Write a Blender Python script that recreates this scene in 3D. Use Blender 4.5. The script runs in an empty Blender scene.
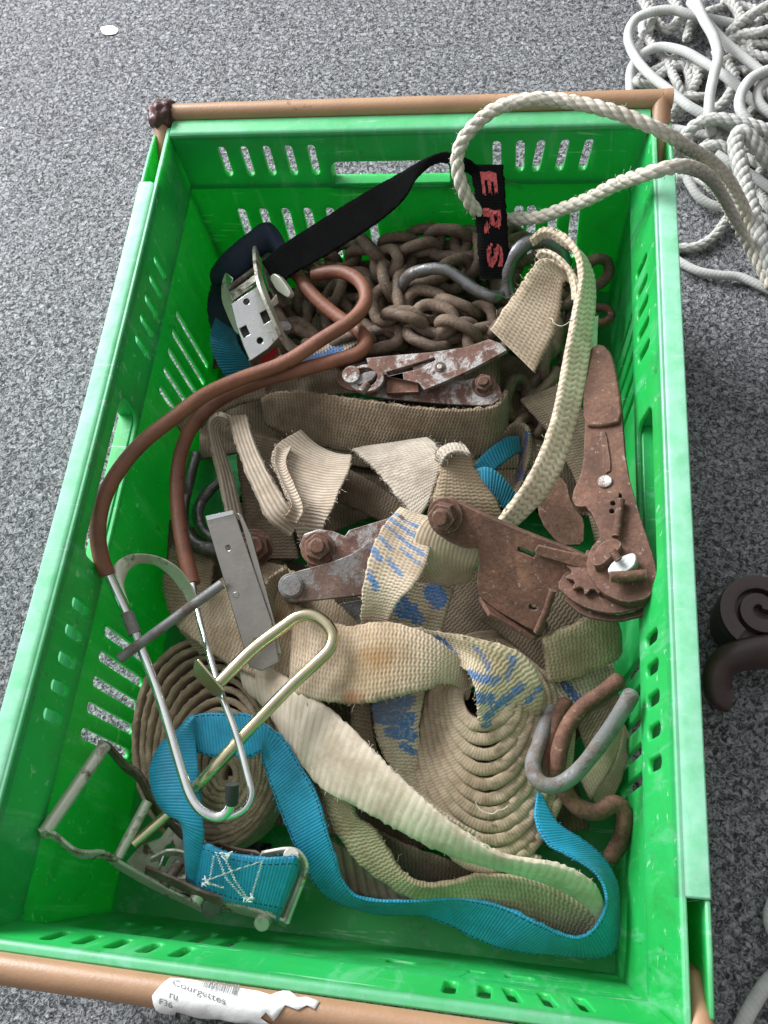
import bpy, bmesh, math, random
from mathutils import Vector, Matrix, noise
random.seed(7)
S = bpy.context.scene
COL = S.collection
H = 0.20                                   # crate rim height above the ground
# ------------------------------------------------------------------ camera
CAM = Vector((0.09774, -0.27005, 0.51166 + H))
AX, AY, AZ = [math.radians(a) for a in (25.19442, 6.55153, 5.34532)]
ROT = Matrix.Rotation(AZ, 3, 'Z') @ Matrix.Rotation(AY, 3, 'Y') @ Matrix.Rotation(AX, 3, 'X')
FOC = 928.33
def ray(px, py):
    return ROT @ Vector(((px-384)/FOC, -(py-512)/FOC, -1.0))
def U(px, py, z):
    """the point at height z that the photograph shows at pixel (px, py)"""
    d = ray(px, py)
    return CAM + d*((z-CAM.z)/d.z)
cd = bpy.data.cameras.new('camera'); cam = bpy.data.objects.new('camera', cd); COL.objects.link(cam)
cam.location = CAM; cam.rotation_euler = ROT.to_euler()
cd.sensor_fit = 'VERTICAL'; cd.sensor_height = 36; cd.lens = 36*FOC/1024
cd.clip_start = 0.02; cd.clip_end = 60
S.camera = cam
# ------------------------------------------------------------------ things and parts
def tag(o, label, cat, group=None, kind=None):
    if label: o['label'] = label
    if cat: o['category'] = cat
    if group: o['group'] = group
    if kind: o['kind'] = kind
    return o
def thing(name, loc, label, cat, group=None):
    o = bpy.data.objects.new(name, None); COL.objects.link(o)
    o.location = loc; o.empty_display_size = 0.02
    return tag(o, label, cat, group)
def link(name, bm, mat, parent=None, smooth=True, bevel=0, angle=40, label=None):
    bmesh.ops.recalc_face_normals(bm, faces=bm.faces[:])
    me = bpy.data.meshes.new(name); bm.to_mesh(me); bm.free()
    o = bpy.data.objects.new(name, me); COL.objects.link(o)
    if mat: me.materials.append(mat)
    if parent:
        o.parent = parent; o.matrix_parent_inverse = Matrix.Translation(-parent.location)
    if smooth:
        me.shade_smooth()
    if bevel:
        b = o.modifiers.new('bevel', 'BEVEL'); b.width = bevel; b.segments = 2; b.limit_method = 'ANGLE'; b.angle_limit = math.radians(35)
        b.harden_normals = False
        try: me.set_sharp_from_angle(angle=math.radians(angle))
        except Exception: pass
    elif smooth and angle < 180:
        me.set_sharp_from_angle(angle=math.radians(angle))
    if label: o['label'] = label
    return o
# ------------------------------------------------------------------ shapes
def cr(P, sub=10, closed=False):
    """Catmull-Rom through vectors"""
    n = len(P); out = []
    if n == 2:
        return [P[0].lerp(P[1], i/sub) for i in range(sub+1)]
    segs = n if closed else n-1
    for i in range(segs):
        p0 = P[(i-1) % n] if (closed or i > 0) else P[0]*2-P[1]
        p1 = P[i % n]; p2 = P[(i+1) % n]
        p3 = P[(i+2) % n] if (closed or i+2 < n) else P[-1]*2-P[-2]
        for k in range(sub):
            t = k/sub; t2 = t*t; t3 = t2*t
            out.append(0.5*((2*p1)+(p2-p0)*t+(2*p0-5*p1+4*p2-p3)*t2+(3*p1-p0-3*p2+p3)*t3))
    if not closed: out.append(P[-1].copy())
    return out
def resample(P, step, closed=False):
    Q = P+[P[0]] if closed else P
    L = [0]
    for a, b in zip(Q, Q[1:]): L.append(L[-1]+(b-a).length)
    n = max(2, int(round(L[-1]/step))); out = []; j = 0
    for i in range(n if closed else n+1):
        d = L[-1]*i/n
        while j < len(L)-2 and L[j+1] < d: j += 1
        s = L[j+1]-L[j]
        out.append(Q[j].lerp(Q[j+1], (d-L[j])/s if s > 1e-9 else 0))
    return out
def frames(P, closed=False):
    n = len(P); T = []
    for i in range(n):
        a = P[(i-1) % n] if (closed or i > 0) else P[0]
        b = P[(i+1) % n] if (closed or i < n-1) else P[-1]
        t = (b-a); T.append(t.normalized() if t.length > 1e-9 else (T[-1] if T else Vector((1, 0, 0))))
    u = T[0].cross(Vector((0.13, 0.21, 1)))
    if u.length < 1e-3: u = T[0].cross(Vector((1, 0, 0)))
    u.normalize(); F = []
    for i in range(n):
        u = (u-T[i]*u.dot(T[i])).normalized()
        F.append((T[i], u, T[i].cross(u)))
    return F
def add_tube(bm, P, r, seg=12, closed=False, cap=True, flat=1.0):
    uvl = bm.loops.layers.uv.verify()
    F = frames(P, closed); n = len(P); rings = []; L = [0]
    for a, b in zip(P, P[1:]): L.append(L[-1]+(b-a).length)
    for i, p in enumerate(P):
        rr = r(i/(n-1)) if callable(r) else r
        rings.append([bm.verts.new(p+(F[i][1]*math.cos(2*math.pi*k/seg)+F[i][2]*math.sin(2*math.pi*k/seg)*flat)*rr) for k in range(seg)])
    for i in range(n if closed else n-1):
        a, b = rings[i], rings[(i+1) % n]
        for k in range(seg):
            f = bm.faces.new((a[k], a[(k+1) % seg], b[(k+1) % seg], b[k]))
            la = L[i]; lb = L[i+1] if i+1 < n else L[-1]+(P[0]-P[-1]).length
            for lp, uv in zip(f.loops, ((k/seg, la), ((k+1)/seg, la), ((k+1)/seg, lb), (k/seg, lb))): lp[uvl].uv = uv
    if cap and not closed:
        bm.faces.new(rings[0][::-1]); bm.faces.new(rings[-1])
def add_rope(bm, P, R, pitch, strands=3, seg=8):
    """laid rope: strands twisted round the path"""
    F = frames(P); L = [0]
    for a, b in zip(P, P[1:]): L.append(L[-1]+(b-a).length)
    rs = R*0.56
    for s in range(strands):
        Q = []
        for i, p in enumerate(P):
            a = 2*math.pi*(L[i]/pitch+s/strands)
            Q.append(p+(F[i][1]*math.cos(a)+F[i][2]*math.sin(a))*(R-rs)*1.05)
        add_tube(bm, Q, rs, seg)
def add_hairs(bm, P, R, n, rg):
    F = frames(P)
    for _ in range(n):
        i = rg.randrange(1, len(P)-1); a = rg.uniform(0, 6.283); o = F[i][1]*math.cos(a)+F[i][2]*math.sin(a)
        p = P[i]+o*R*.85; d = (o*rg.uniform(.3, 1)+F[i][0]*rg.uniform(-1.2, 1.2)).normalized(); l = rg.uniform(.0012, .0042)
        e = (d+Vector((rg.uniform(-.6, .6), rg.uniform(-.6, .6), rg.uniform(-.6, .4)))).normalized()
        add_tube(bm, [p, p+d*l*.5, p+d*l*.5+e*l*.5], .00018, 4)
XS = [(-1, 0), (-.985, .62), (-.94, .95), (-.6, 1), (-.25, 1), (.1, 1), (.45, 1), (.75, 1), (.94, .95), (.985, .62), (1, 0)]
def add_strap(bm, A, B, th=0.003, fuzz=0.0003, cup=0.0, seed=0):
    """woven strap between two edge lines A and B (same number of points)"""
    uvl = bm.loops.layers.uv.verify()
    n = len(A); rings = []; v = [0]
    M = [(a+b)/2 for a, b in zip(A, B)]
    for a, b in zip(M, M[1:]): v.append(v[-1]+(b-a).length)
    wbar = sum((b-a).length for a, b in zip(A, B))/n
    prof = [(s, h) for s, h in XS]+[(s, -h) for s, h in XS[::-1][1:-1]]
    N0 = None
    for i in range(n):
        t = M[min(i+1, n-1)]-M[max(i-1, 0)]
        w = (B[i]-A[i])*0.5
        N = w.cross(t)
        N = N.normalized() if N.length > 1e-10 else (N0 or Vector((0, 0, 1)))
        if N0 is not None and N.dot(N0) < 0 and False: N = -N
        N0 = N; ring = []
        for s, h in prof:
            f = fuzz*noise.noise(Vector((v[i]*600+seed, s*3.1+seed, h)))*(2.2 if abs(s) > .97 else 1)
            p = M[i]+w*s+N*(h*th/2+f+cup*(1-s*s))+w.normalized()*(f*1.5 if abs(s) > .97 else 0)
            ring.append(bm.verts.new(p))
        rings.append(ring)
    m = len(prof)
    us = [s*wbar/2 for s, h in XS]; us = us+us[::-1][1:-1]
    for i in range(n-1):
        for k in range(m):
            k2 = (k+1) % m
            f = bm.faces.new((rings[i][k], rings[i][k2], rings[i+1][k2], rings[i+1][k]))
            for lp, uv in zip(f.loops, ((us[k], v[i]), (us[k2], v[i]), (us[k2], v[i+1]), (us[k], v[i+1]))): lp[uvl].uv = uv
    for ring in (rings[0][::-1], rings[-1]):
        f = bm.faces.new(ring)
        for lp in f.loops: lp[uvl].uv = (0, 0)
def pts(L, zs=None):
    return [U(*p) for p in L]
def add_fray(bm, ca, cb, n, th):
    L = len(ca)
    for _ in range(n):
        i = random.randrange(1, L-1); e, o = (ca, cb) if random.random() < .5 else (cb, ca)
        p = e[i].copy(); w = (e[i]-o[i]).normalized(); t = (e[i+1]-e[i-1]).normalized()
        l = random.uniform(.0012, .004)*(2.2 if random.random() < .06 else 1); P = [p-w*.0008]
        d = (w*random.uniform(.3, 1)+t*random.uniform(-1, 1)+Vector((0, 0, random.uniform(-.2, .7)))).normalized()
        for k in range(3):
            P.append(P[-1]+d*l/3); d = (d+Vector((random.uniform(-.6, .6), random.uniform(-.6, .6), random.uniform(-.6, .4)))).normalized()
        add_tube(bm, P, .00022, 4)
def strap(name, A, B, mat, parent=None, th=0.003, step=0.0022, fuzz=0.0003, cup=0, label=None, world=False, fray=0):
    PA = A if world else pts(A); PB = B if world else pts(B)
    n = max(len(PA), len(PB))
    ca, cb = cr(PA, 16), cr(PB, 16)
    L = sum(((a+b)/2-(c+d)/2).length for a, b, c, d in zip(ca, cb, ca[1:], cb[1:]))
    k = max(1, int(round(16*step*len(ca)/max(L, 1e-6)/16)))
    if k > 1: ca, cb = ca[::k]+[ca[-1]], cb[::k]+[cb[-1]]
    bm = bmesh.new(); add_strap(bm, ca, cb, th, fuzz, cup, seed=random.random()*50)
    if fray: add_fray(bm, ca, cb, fray, th)
    return link(name, bm, mat, parent, angle=180, label=label)
def tube(name, P, r, mat, parent=None, seg=14, step=0.003, closed=False, label=None, world=False, flat=1.0, straight=False):
    W = P if world else pts(P)
    Q = resample(W if straight else cr(W, 12, closed), step, closed)
    bm = bmesh.new(); add_tube(bm, Q, r, seg, closed, flat=flat)
    return link(name, bm, mat, parent, angle=50, label=label)
class Plane:
    """a plane through three traced points (px, py, z)"""
    def __init__(s, a, b, c, up=True):
        s.o = U(*a); s.n = (U(*b)-s.o).cross(U(*c)-s.o).normalized()
        if s.n.dot(CAM-s.o) < 0: s.n = -s.n
    def at(s, px, py, off=0.0):
        d = ray(px, py); o = s.o+s.n*off
        return CAM+d*((o-CAM).dot(s.n)/d.dot(s.n))
def fill_loops(bm, loops):
    es = []
    for lp in loops:
        vs = [bm.verts.new(p) for p in lp]
        es += [bm.edges.new((vs[i], vs[(i+1) % len(vs)])) for i in range(len(vs))]
    bmesh.ops.triangle_fill(bm, use_beauty=True, use_dissolve=False, edges=es)
def add_slab(bm, loops, off):
    """solid from coplanar loops (first outer, rest holes), thickness vector off"""
    b2 = bmesh.new(); fill_loops(b2, loops); b2.verts.index_update()
    top = [bm.verts.new(v.co) for v in b2.verts]; bot = [bm.verts.new(v.co+off) for v in b2.verts]
    for f in b2.faces:
        ids = [v.index for v in f.verts]
        bm.faces.new([top[i] for i in ids]); bm.faces.new([bot[i] for i in ids[::-1]])
    for e in b2.edges:
        if len(e.link_faces) == 1:
            i, j = e.verts[0].index, e.verts[1].index
            bm.faces.new((top[i], top[j], bot[j], bot[i]))
    b2.free()
def rnd(P, k=2):
    """soften a traced outline by corner cutting"""
    for _ in range(k):
        Q = []
        n = len(P)
        for i in range(n):
            a, b = P[i], P[(i+1) % n]
            Q += [tuple(x*.8+y*.2 for x, y in zip(a, b)), tuple(x*.2+y*.8 for x, y in zip(a, b))]
        P = Q
    return P
def plate(name, outline, pl, th, mat, parent=None, holes=(), off=0.0, soft=1, bevel=0.0006, label=None):
    bm = bmesh.new()
    loops = [[pl.at(x, y, off) for x, y in (rnd(outline, soft) if soft else outline)]]
    for h in holes: loops.append([pl.at(x, y, off) for x, y in h])
    add_slab(bm, loops, -pl.n*th)
    return link(name, bm, mat, parent, bevel=bevel, angle=30, label=label)
def oval(cx, cy, rx, ry, n=14, rot=0):
    c, s = math.cos(rot), math.sin(rot)
    return [(cx+rx*math.cos(2*math.pi*i/n)*c-ry*math.sin(2*math.pi*i/n)*s, cy+rx*math.cos(2*math.pi*i/n)*s+ry*math.sin(2*math.pi*i/n)*c) for i in range(n)]
def add_cyl(bm, p, n, r, h, seg=20, r2=None):
    n = n.normalized(); u = n.orthogonal().normalized(); w = n.cross(u); r2 = r if r2 is None else r2
    a = [bm.verts.new(p+(u*math.cos(2*math.pi*k/seg)+w*math.sin(2*math.pi*k/seg))*r) for k in range(seg)]
    b = [bm.verts.new(p+n*h+(u*math.cos(2*math.pi*k/seg)+w*math.sin(2*math.pi*k/seg))*r2) for k in range(seg)]
    for k in range(seg): bm.faces.new((a[k], a[(k+1) % seg], b[(k+1) % seg], b[k]))
    bm.faces.new(a[::-1]); bm.faces.new(b)
def bolt(name, p, n, mat, parent, r=0.007, h=0.005, label=None):
    """hexagon head on a washer, with a domed end"""
    bm = bmesh.new()
    add_cyl(bm, p, n, r*1.25, h*.25, 24)
    add_cyl(bm, p+n*h*.25, n, r, h*.75, 6, r*.96)
    add_cyl(bm, p+n*h, n, r*.62, h*.35, 20, r*.5)
    return link(name, bm, mat, parent, bevel=0.0005, angle=30, label=label)
def hook(name, P, r, mat, seg=16):
    """bent rod with rounded ends"""
    def rr(t):
        e = min(t, 1-t)/.022
        return r*math.sqrt(max(.04, 1-(1-min(1, e))**2))*(1+.03*math.sin(t*31))
    return tube(name, P, rr, mat, seg=seg, step=.0012)
def stud(name, p, n, mat, parent, r, h, r2=None, seg=24, label=None, bevel=0.0006):
    bm = bmesh.new(); add_cyl(bm, p, n, r, h, seg, r2)
    return link(name, bm, mat, parent, bevel=bevel, angle=30, label=label)
def add_box(bm, c, x, y, z):
    """box with half-vectors x, y, z"""
    v = [bm.verts.new(c+x*i+y*j+z*k) for i in (-1, 1) for j in (-1, 1) for k in (-1, 1)]
    for f in ((0, 1, 3, 2), (4, 6, 7, 5), (0, 4, 5, 1), (2, 3, 7, 6), (0, 2, 6, 4), (1, 5, 7, 3)): bm.faces.new([v[i] for i in f])
# ------------------------------------------------------------------ materials
class MT:
    def __init__(s, name):
        s.m = bpy.data.materials.new(name); s.m.use_nodes = True
        s.t = s.m.node_tree; s.b = s.t.nodes['Principled BSDF']; s.x = 0
    def n(s, typ, **kw):
        q = s.t.nodes.new(typ)
        for k, v in kw.items():
            if hasattr(q, k) and not k[0].isupper(): setattr(q, k, v)
            else: q.inputs[k.replace('_', ' ')].default_value = v
        return q
    def l(s, a, b): s.t.links.new(a, b)
    def math(s, op, a, b=None, c=None, clamp=False):
        q = s.t.nodes.new('ShaderNodeMath'); q.operation = op; q.use_clamp = clamp
        for i, v in enumerate((a, b, c)):
            if v is None: continue
            if isinstance(v, (int, float)): q.inputs[i].default_value = v
            else: s.l(v, q.inputs[i])
        return q.outputs[0]
    def coord(s, which='Object'):
        return s.t.nodes.new('ShaderNodeTexCoord').outputs[which]
    def uv(s):
        q = s.t.nodes.new('ShaderNodeSeparateXYZ'); s.l(s.coord('UV'), q.inputs[0]); return q.outputs[0], q.outputs[1]
    def noise(s, scale, detail=4, rough=.55, vec=None, dist=0.0):
        q = s.n('ShaderNodeTexNoise'); q.inputs['Scale'].default_value = scale; q.inputs['Detail'].default_value = detail
        q.inputs['Roughness'].default_value = rough; q.inputs['Distortion'].default_value = dist
        s.l(vec if vec is not None else s.coord(), q.inputs['Vector']); return q.outputs[0]
    def ramp(s, fac, stops, interp='LINEAR'):
        q = s.t.nodes.new('ShaderNodeValToRGB'); q.color_ramp.interpolation = interp; e = q.color_ramp.elements
        while len(e) < len(stops): e.new(0.5)
        for k, (p, c) in enumerate(stops):
            e[k].position = p; e[k].color = (c, c, c, 1) if isinstance(c, (int, float)) else (*c, 1)
        s.l(fac, q.inputs[0]); return q.outputs[0]
    def mix(s, fac, a, b, blend='MIX'):
        q = s.t.nodes.new('ShaderNodeMix'); q.data_type = 'RGBA'; q.blend_type = blend
        for i, v in ((0, fac), (6, a), (7, b)):
            if isinstance(v, (int, float)): q.inputs[i].default_value = v
            elif isinstance(v, tuple): q.inputs[i].default_value = (*v, 1)
            else: s.l(v, q.inputs[i])
        return q.outputs[2]
    def set(s, **kw):
        for k, v in kw.items():
            i = s.b.inputs[k.replace('_', ' ')]
            if isinstance(v, tuple): i.default_value = (*v, 1)
            elif isinstance(v, (int, float)): i.default_value = v
            else: s.l(v, i)
        return s
    def bump(s, h, dist=0.001, strength=1.0):
        q = s.t.nodes.new('ShaderNodeBump'); q.inputs['Distance'].default_value = dist; q.inputs['Strength'].default_value = strength
        s.l(h, q.inputs['Height']); s.l(q.outputs[0], s.b.inputs['Normal']); return s
def m_ground():
    M = MT('speckled_carpet'); P = M.coord()
    a = M.noise(250, 3.5, .65, P, 1.1)
    b = M.noise(700, 2, .5, P)
    c = M.noise(2.2, 3, .5, P)
    f = M.math('ADD', M.math('MULTIPLY', a, .85), M.math('MULTIPLY', b, .15))
    col = M.ramp(f, [(.34, (.03, .03, .03)), (.44, (.095, .095, .099)), (.53, (.26, .262, .272)), (.68, (.50, .503, .515))])
    col = M.mix(.35, col, M.ramp(c, [(.35, .55), (.65, 1.0)]), 'MULTIPLY')
    M.set(Base_Color=col, Roughness=.9, Specular_IOR_Level=.2).bump(f, .006, 1.0)
    return M.m
def m_green():
    M = MT('green_crate_plastic'); P = M.coord()
    n1 = M.noise(9, 4, .6, P); n2 = M.noise(160, 3, .6, P)
    mp = M.n('ShaderNodeMapping'); M.l(P, mp.inputs[0]); mp.inputs['Scale'].default_value = (60, 60, 9)
    sc = M.noise(1.0, 5, .7, mp.outputs[0], .4)
    col = M.ramp(n1, [(.3, (.014, .41, .070)), (.7, (.026, .50, .115))])
    worn = M.ramp(sc, [(.54, 0.0), (.68, .5)])
    col = M.mix(worn, col, (.20, .60, .34))
    mp2 = M.n('ShaderNodeMapping'); M.l(P, mp2.inputs[0]); mp2.inputs['Scale'].default_value = (14, 120, 120); mp2.inputs['Rotation'].default_value = (.3, .5, .2)
    sc2 = M.noise(1.0, 4, .7, mp2.outputs[0], .2)
    col = M.mix(M.ramp(sc2, [(.62, 0.0), (.68, .6)]), col, (.42, .72, .52))
    smg = M.ramp(M.noise(13, 5, .7, P, .6), [(.55, 0.0), (.72, .5)])
    col = M.mix(smg, col, (.02, .20, .04))
    dirt = M.ramp(M.noise(70, 5, .75, P), [(.63, 0.0), (.70, .7)])
    col = M.mix(dirt, col, (.05, .08, .03))
    dust = M.ramp(M.noise(24, 6, .8, P, .5), [(.58, 0.0), (.74, .45)])
    col = M.mix(dust, col, (.16, .17, .09))
    # bleached rim top, with the window highlight painted into the pale colour
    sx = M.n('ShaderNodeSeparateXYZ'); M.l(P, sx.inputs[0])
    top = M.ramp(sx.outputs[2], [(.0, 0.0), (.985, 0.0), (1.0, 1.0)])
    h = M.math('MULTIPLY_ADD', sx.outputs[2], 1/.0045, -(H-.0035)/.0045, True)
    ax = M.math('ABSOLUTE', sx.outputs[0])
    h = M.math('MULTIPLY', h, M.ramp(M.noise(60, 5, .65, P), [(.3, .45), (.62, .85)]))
    h = M.math('MULTIPLY', h, M.math('MULTIPLY_ADD', M.math('MULTIPLY_ADD', ax, 1/.004, -.183/.004, True), .6, .4))  # side rims painted paler for their brighter highlight
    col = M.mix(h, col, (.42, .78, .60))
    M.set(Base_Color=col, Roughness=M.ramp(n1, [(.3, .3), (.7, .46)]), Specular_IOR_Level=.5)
    M.set(Subsurface_Weight=.35, Subsurface_Scale=.015)
    M.b.inputs['Subsurface Radius'].default_value = (.2, 1, .3)
    M.bump(M.math('ADD', M.math('MULTIPLY', n2, .25), M.math('MULTIPLY', sc, .5)), .0006, .5)
    tr = M.n('ShaderNodeBsdfTranslucent'); tr.inputs[0].default_value = (.06, .72, .22, 1)
    mx = M.n('ShaderNodeMixShader'); mx.inputs[0].default_value = .12
    M.l(M.b.outputs[0], mx.inputs[1]); M.l(tr.outputs[0], mx.inputs[2]); M.l(mx.outputs[0], M.t.nodes['Material Output'].inputs[0])
    return M.m
def m_plain(name, c, rough=.5, metal=0, var=.25, scale=60, bump=.0, bscale=300, spec=.5, dark=None, dscale=90, dthr=.62):
    M = MT(name); P = M.coord()
    n1 = M.noise(scale, 5, .65, P)
    lo = tuple(x*(1-var) for x in c); hi = tuple(min(1, x*(1+var)) for x in c)
    col = M.ramp(n1, [(.3, lo), (.7, hi)])
    if dark:
        col = M.mix(M.ramp(M.noise(dscale, 5, .7, P), [(dthr, 0.0), (dthr+.08, .9)]), col, dark)
    M.set(Base_Color=col, Metallic=metal, Specular_IOR_Level=spec, Roughness=M.ramp(n1, [(.3, max(.04, rough-.08)), (.7, min(1, rough+.1))]))
    if bump: M.bump(M.noise(bscale, 4, .65, P), bump, 1)
    return M.m
def m_metal(name, clean, rust=(.10, .034, .018), rust2=(.19, .075, .038), amount=.5, rough=.34, scale=55, seed=0.0, pits=.0004, met=.95, edge=0):
    """steel with rust in patches: amount 0 clean .. 1 all rust"""
    M = MT(name); q = M.n('ShaderNodeMapping'); M.l(M.coord(), q.inputs[0]); q.inputs['Location'].default_value = (seed, seed*.7, seed*1.3); P = q.outputs[0]
    n1 = M.noise(scale, 6, .68, P, .3); n2 = M.noise(scale*6, 5, .7, P)
    t = 1-amount
    msk = M.ramp(M.math('ADD', M.math('MULTIPLY', n1, .8), M.math('MULTIPLY', n2, .2)), [(max(0, .27+t*.42-.05), 0.0), (min(1, .27+t*.42+.05), 1.0)])
    rc = M.ramp(n2, [(.3, rust), (.55, tuple((a+b)/2 for a, b in zip(rust, rust2))), (.75, rust2)])
    n3 = M.noise(scale*.6, 5, .7, P)
    rc = M.mix(M.ramp(n3, [(.45, 0.0), (.62, .6)]), rc, tuple(x*.55 for x in rust))
    rc = M.mix(M.ramp(n3, [(.30, .55), (.42, 0.0)]), rc, tuple(min(1, x*1.5) for x in rust2))
    spots = M.ramp(M.noise(scale*4.5, 3, .6, P), [(.64, 0.0), (.70, .6)])
    rc = M.mix(spots, rc, (.34, .27, .22))
    cl = M.ramp(n1, [(.25, tuple(x*.75 for x in clean)), (.75, clean)])
    if edge:
        bv = M.n('ShaderNodeBevel'); bv.samples = 4; bv.inputs[0].default_value = .0014
        ge = M.n('ShaderNodeNewGeometry'); dp = M.n('ShaderNodeVectorMath', operation='DOT_PRODUCT')
        M.l(bv.outputs[0], dp.inputs[0]); M.l(ge.outputs['Normal'], dp.inputs[1])
        ed = M.ramp(dp.outputs['Value'], [(.80, edge), (.97, 0.0)])
        ed = M.math('MULTIPLY', ed, M.ramp(n2, [(.35, 0.0), (.6, 1.0)]))
        msk = M.math('MULTIPLY', msk, M.math('SUBTRACT', 1.0, ed, None, True))
    M.set(Base_Color=M.mix(msk, cl, rc), Metallic=M.math('SUBTRACT', met, M.math('MULTIPLY', msk, met-.1)),
          Roughness=M.math('ADD', M.math('MULTIPLY', msk, .36), M.math('ADD', rough-.06, M.math('MULTIPLY', n2, .14))), Specular_IOR_Level=.4)
    M.bump(M.math('ADD', M.math('MULTIPLY', n2, .6), M.math('MULTIPLY', M.math('MULTIPLY', msk, n2), 1.0)), pits, .8)
    return M.m
def m_web(name, c, c2, groove=(.08, .06, .04), rows=.0026, zig=.005, amp=.6, style='weave', marks=(), mark_col=(.05, .21, .50), stain=(), depth=.00045, grime=.5, seed=0.0, stitch=None, rough=.85, sheen=.12, spec=.25):
    """woven webbing; u across and v along, both in metres"""
    M = MT(name); u, v = M.uv(); T2 = 2*math.pi
    if c[0] > c[1] > c[2]: c, c2, groove = [(k[0]*1.03, k[1]*.975, k[2]*.95) for k in (c, c2, groove)]     # a little warmer
    P = M.coord(); wob = M.noise(90, 2, .5, P); fib = M.noise(1300, 3, .6, P); big = M.noise(16+seed, 5, .65, P); mid = M.noise(120, 4, .6, P)
    vv = M.math('ADD', v, M.math('MULTIPLY', wob, .0016))
    if style == 'weave':      # wavy crosswise rows of picks
        tri = M.math('PINGPONG', M.math('ADD', u, 1.0), zig/2)
        ph = M.math('ADD', M.math('MULTIPLY', vv, T2/rows), M.math('MULTIPLY', tri, amp*T2/(zig/2)*.5))
        h1 = M.math('MULTIPLY_ADD', M.math('SINE', ph), .5, .5)
        h2 = M.math('MULTIPLY_ADD', M.math('SINE', M.math('MULTIPLY', u, T2/(zig/2))), .5, .5)
        h = M.math('ADD', M.math('MULTIPLY', h1, .75), M.math('MULTIPLY', h2, .25))
    elif style == 'rib':      # clean crosswise ribs
        h = M.math('MULTIPLY_ADD', M.math('SINE', M.math('MULTIPLY', vv if rows > .0021 else v, T2/rows)), .5, .5)
    elif style == 'cord':     # ribs that run along the strap
        h = M.math('MULTIPLY_ADD', M.math('SINE', M.math('MULTIPLY', M.math('ADD', u, M.math('MULTIPLY', wob, .0008)), T2/rows)), .5, .5)
    else:                     # plain tight weave
        a = M.math('SINE', M.math('MULTIPLY', vv, T2/rows)); b = M.math('SINE', M.math('MULTIPLY', u, T2/(rows*1.1)))
        h = M.math('MULTIPLY_ADD', M.math('MULTIPLY', a, b), .5, .5)
    base = M.mix(M.ramp(big, [(.32, 0.0), (.68, 1.0)]), c, c2)
    base = M.mix(M.ramp(mid, [(.3, .0), (.75, .35)]), base, tuple(min(1, x*1.25) for x in c))
    if marks:                 # worn printed strokes
        tot = None
        jag = M.math('MULTIPLY', M.math('SUBTRACT', M.noise(330, 2, .6, P), .5), .004)
        jrow = M.math('MULTIPLY', M.math('SUBTRACT', h, .5), .0022)
        for (u0, v0, u1, v1, r) in marks:
            dx, dy = u1-u0, v1-v0; L2 = dx*dx+dy*dy+1e-12
            t = M.math('ADD', M.math('MULTIPLY', M.math('SUBTRACT', u, u0), dx/L2), M.math('MULTIPLY', M.math('SUBTRACT', v, v0), dy/L2), None, True)
            ex = M.math('SUBTRACT', M.math('SUBTRACT', u, u0), M.math('MULTIPLY', t, dx))
            ey = M.math('SUBTRACT', M.math('SUBTRACT', v, v0), M.math('MULTIPLY', t, dy))
            d = M.math('SQRT', M.math('ADD', M.math('MULTIPLY', ex, ex), M.math('MULTIPLY', ey, ey)))
            d = M.math('SUBTRACT', M.math('ADD', M.math('ADD', d, jag), jrow), r*1.1+.0003)
            k = M.math('MULTIPLY', d, -1/.0006, None, True)
            tot = k if tot is None else M.math('MAXIMUM', tot, k)
        tot = M.math('MULTIPLY', tot, M.ramp(M.noise(420, 3, .7, P), [(.3, .3), (.5, 1.0)]))
        base = M.mix(tot, base, mark_col)
    for (u0, v0, ru, rv, sc, amt) in stain:
        ex = M.math('DIVIDE', M.math('SUBTRACT', u, u0), ru); ey = M.math('DIVIDE', M.math('SUBTRACT', v, v0), rv)
        d = M.math('ADD', M.math('SQRT', M.math('ADD', M.math('MULTIPLY', ex, ex), M.math('MULTIPLY', ey, ey))), M.math('MULTIPLY', M.math('SUBTRACT', M.noise(150, 4, .7, P), .5), 1.5))
        base = M.mix(M.math('MULTIPLY', M.math('SUBTRACT', 1.15, d, None, True), amt), base, sc)
    base = M.mix(M.math('MULTIPLY', M.ramp(big, [(.45, 0.0), (.75, 1.0)]), grime), base, tuple(x*k for x, k in zip(c2, (.46, .42, .37))))
    base = M.mix(M.math('MULTIPLY', M.ramp(M.noise(38, 5, .75, P, .4), [(.46, 0.0), (.64, .95)]), grime), base, tuple(x*k for x, k in zip(c2, (.55, .45, .36))))
    base = M.mix(M.math('MULTIPLY', M.ramp(M.noise(210, 4, .75, P), [(.60, 0.0), (.68, .8)]), grime), base, tuple(x*k for x, k in zip(c2, (.35, .28, .22))))
    base = M.mix(M.ramp(M.math('ADD', h, M.math('MULTIPLY', M.math('SUBTRACT', fib, .5), .5)), [(.0, .7), (.5, .0)]), base, groove)
    if stitch:                # dashed thread lines along both edges
        off, dash, sc = stitch
        au = M.math('ABSOLUTE', u)
        ln = M.math('LESS_THAN', M.math('ABSOLUTE', M.math('SUBTRACT', au, off)), .00034)
        ds = M.math('LESS_THAN', M.math('FRACT', M.math('DIVIDE', v, dash)), .62)
        base = M.mix(M.math('MULTIPLY', ln, ds), base, sc)
    M.set(Base_Color=base, Roughness=rough, Specular_IOR_Level=spec, Sheen_Weight=sheen, Sheen_Roughness=.5)
    M.bump(M.math('ADD', h, M.math('MULTIPLY', fib, .35)), depth, .9)
    return M.m
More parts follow.
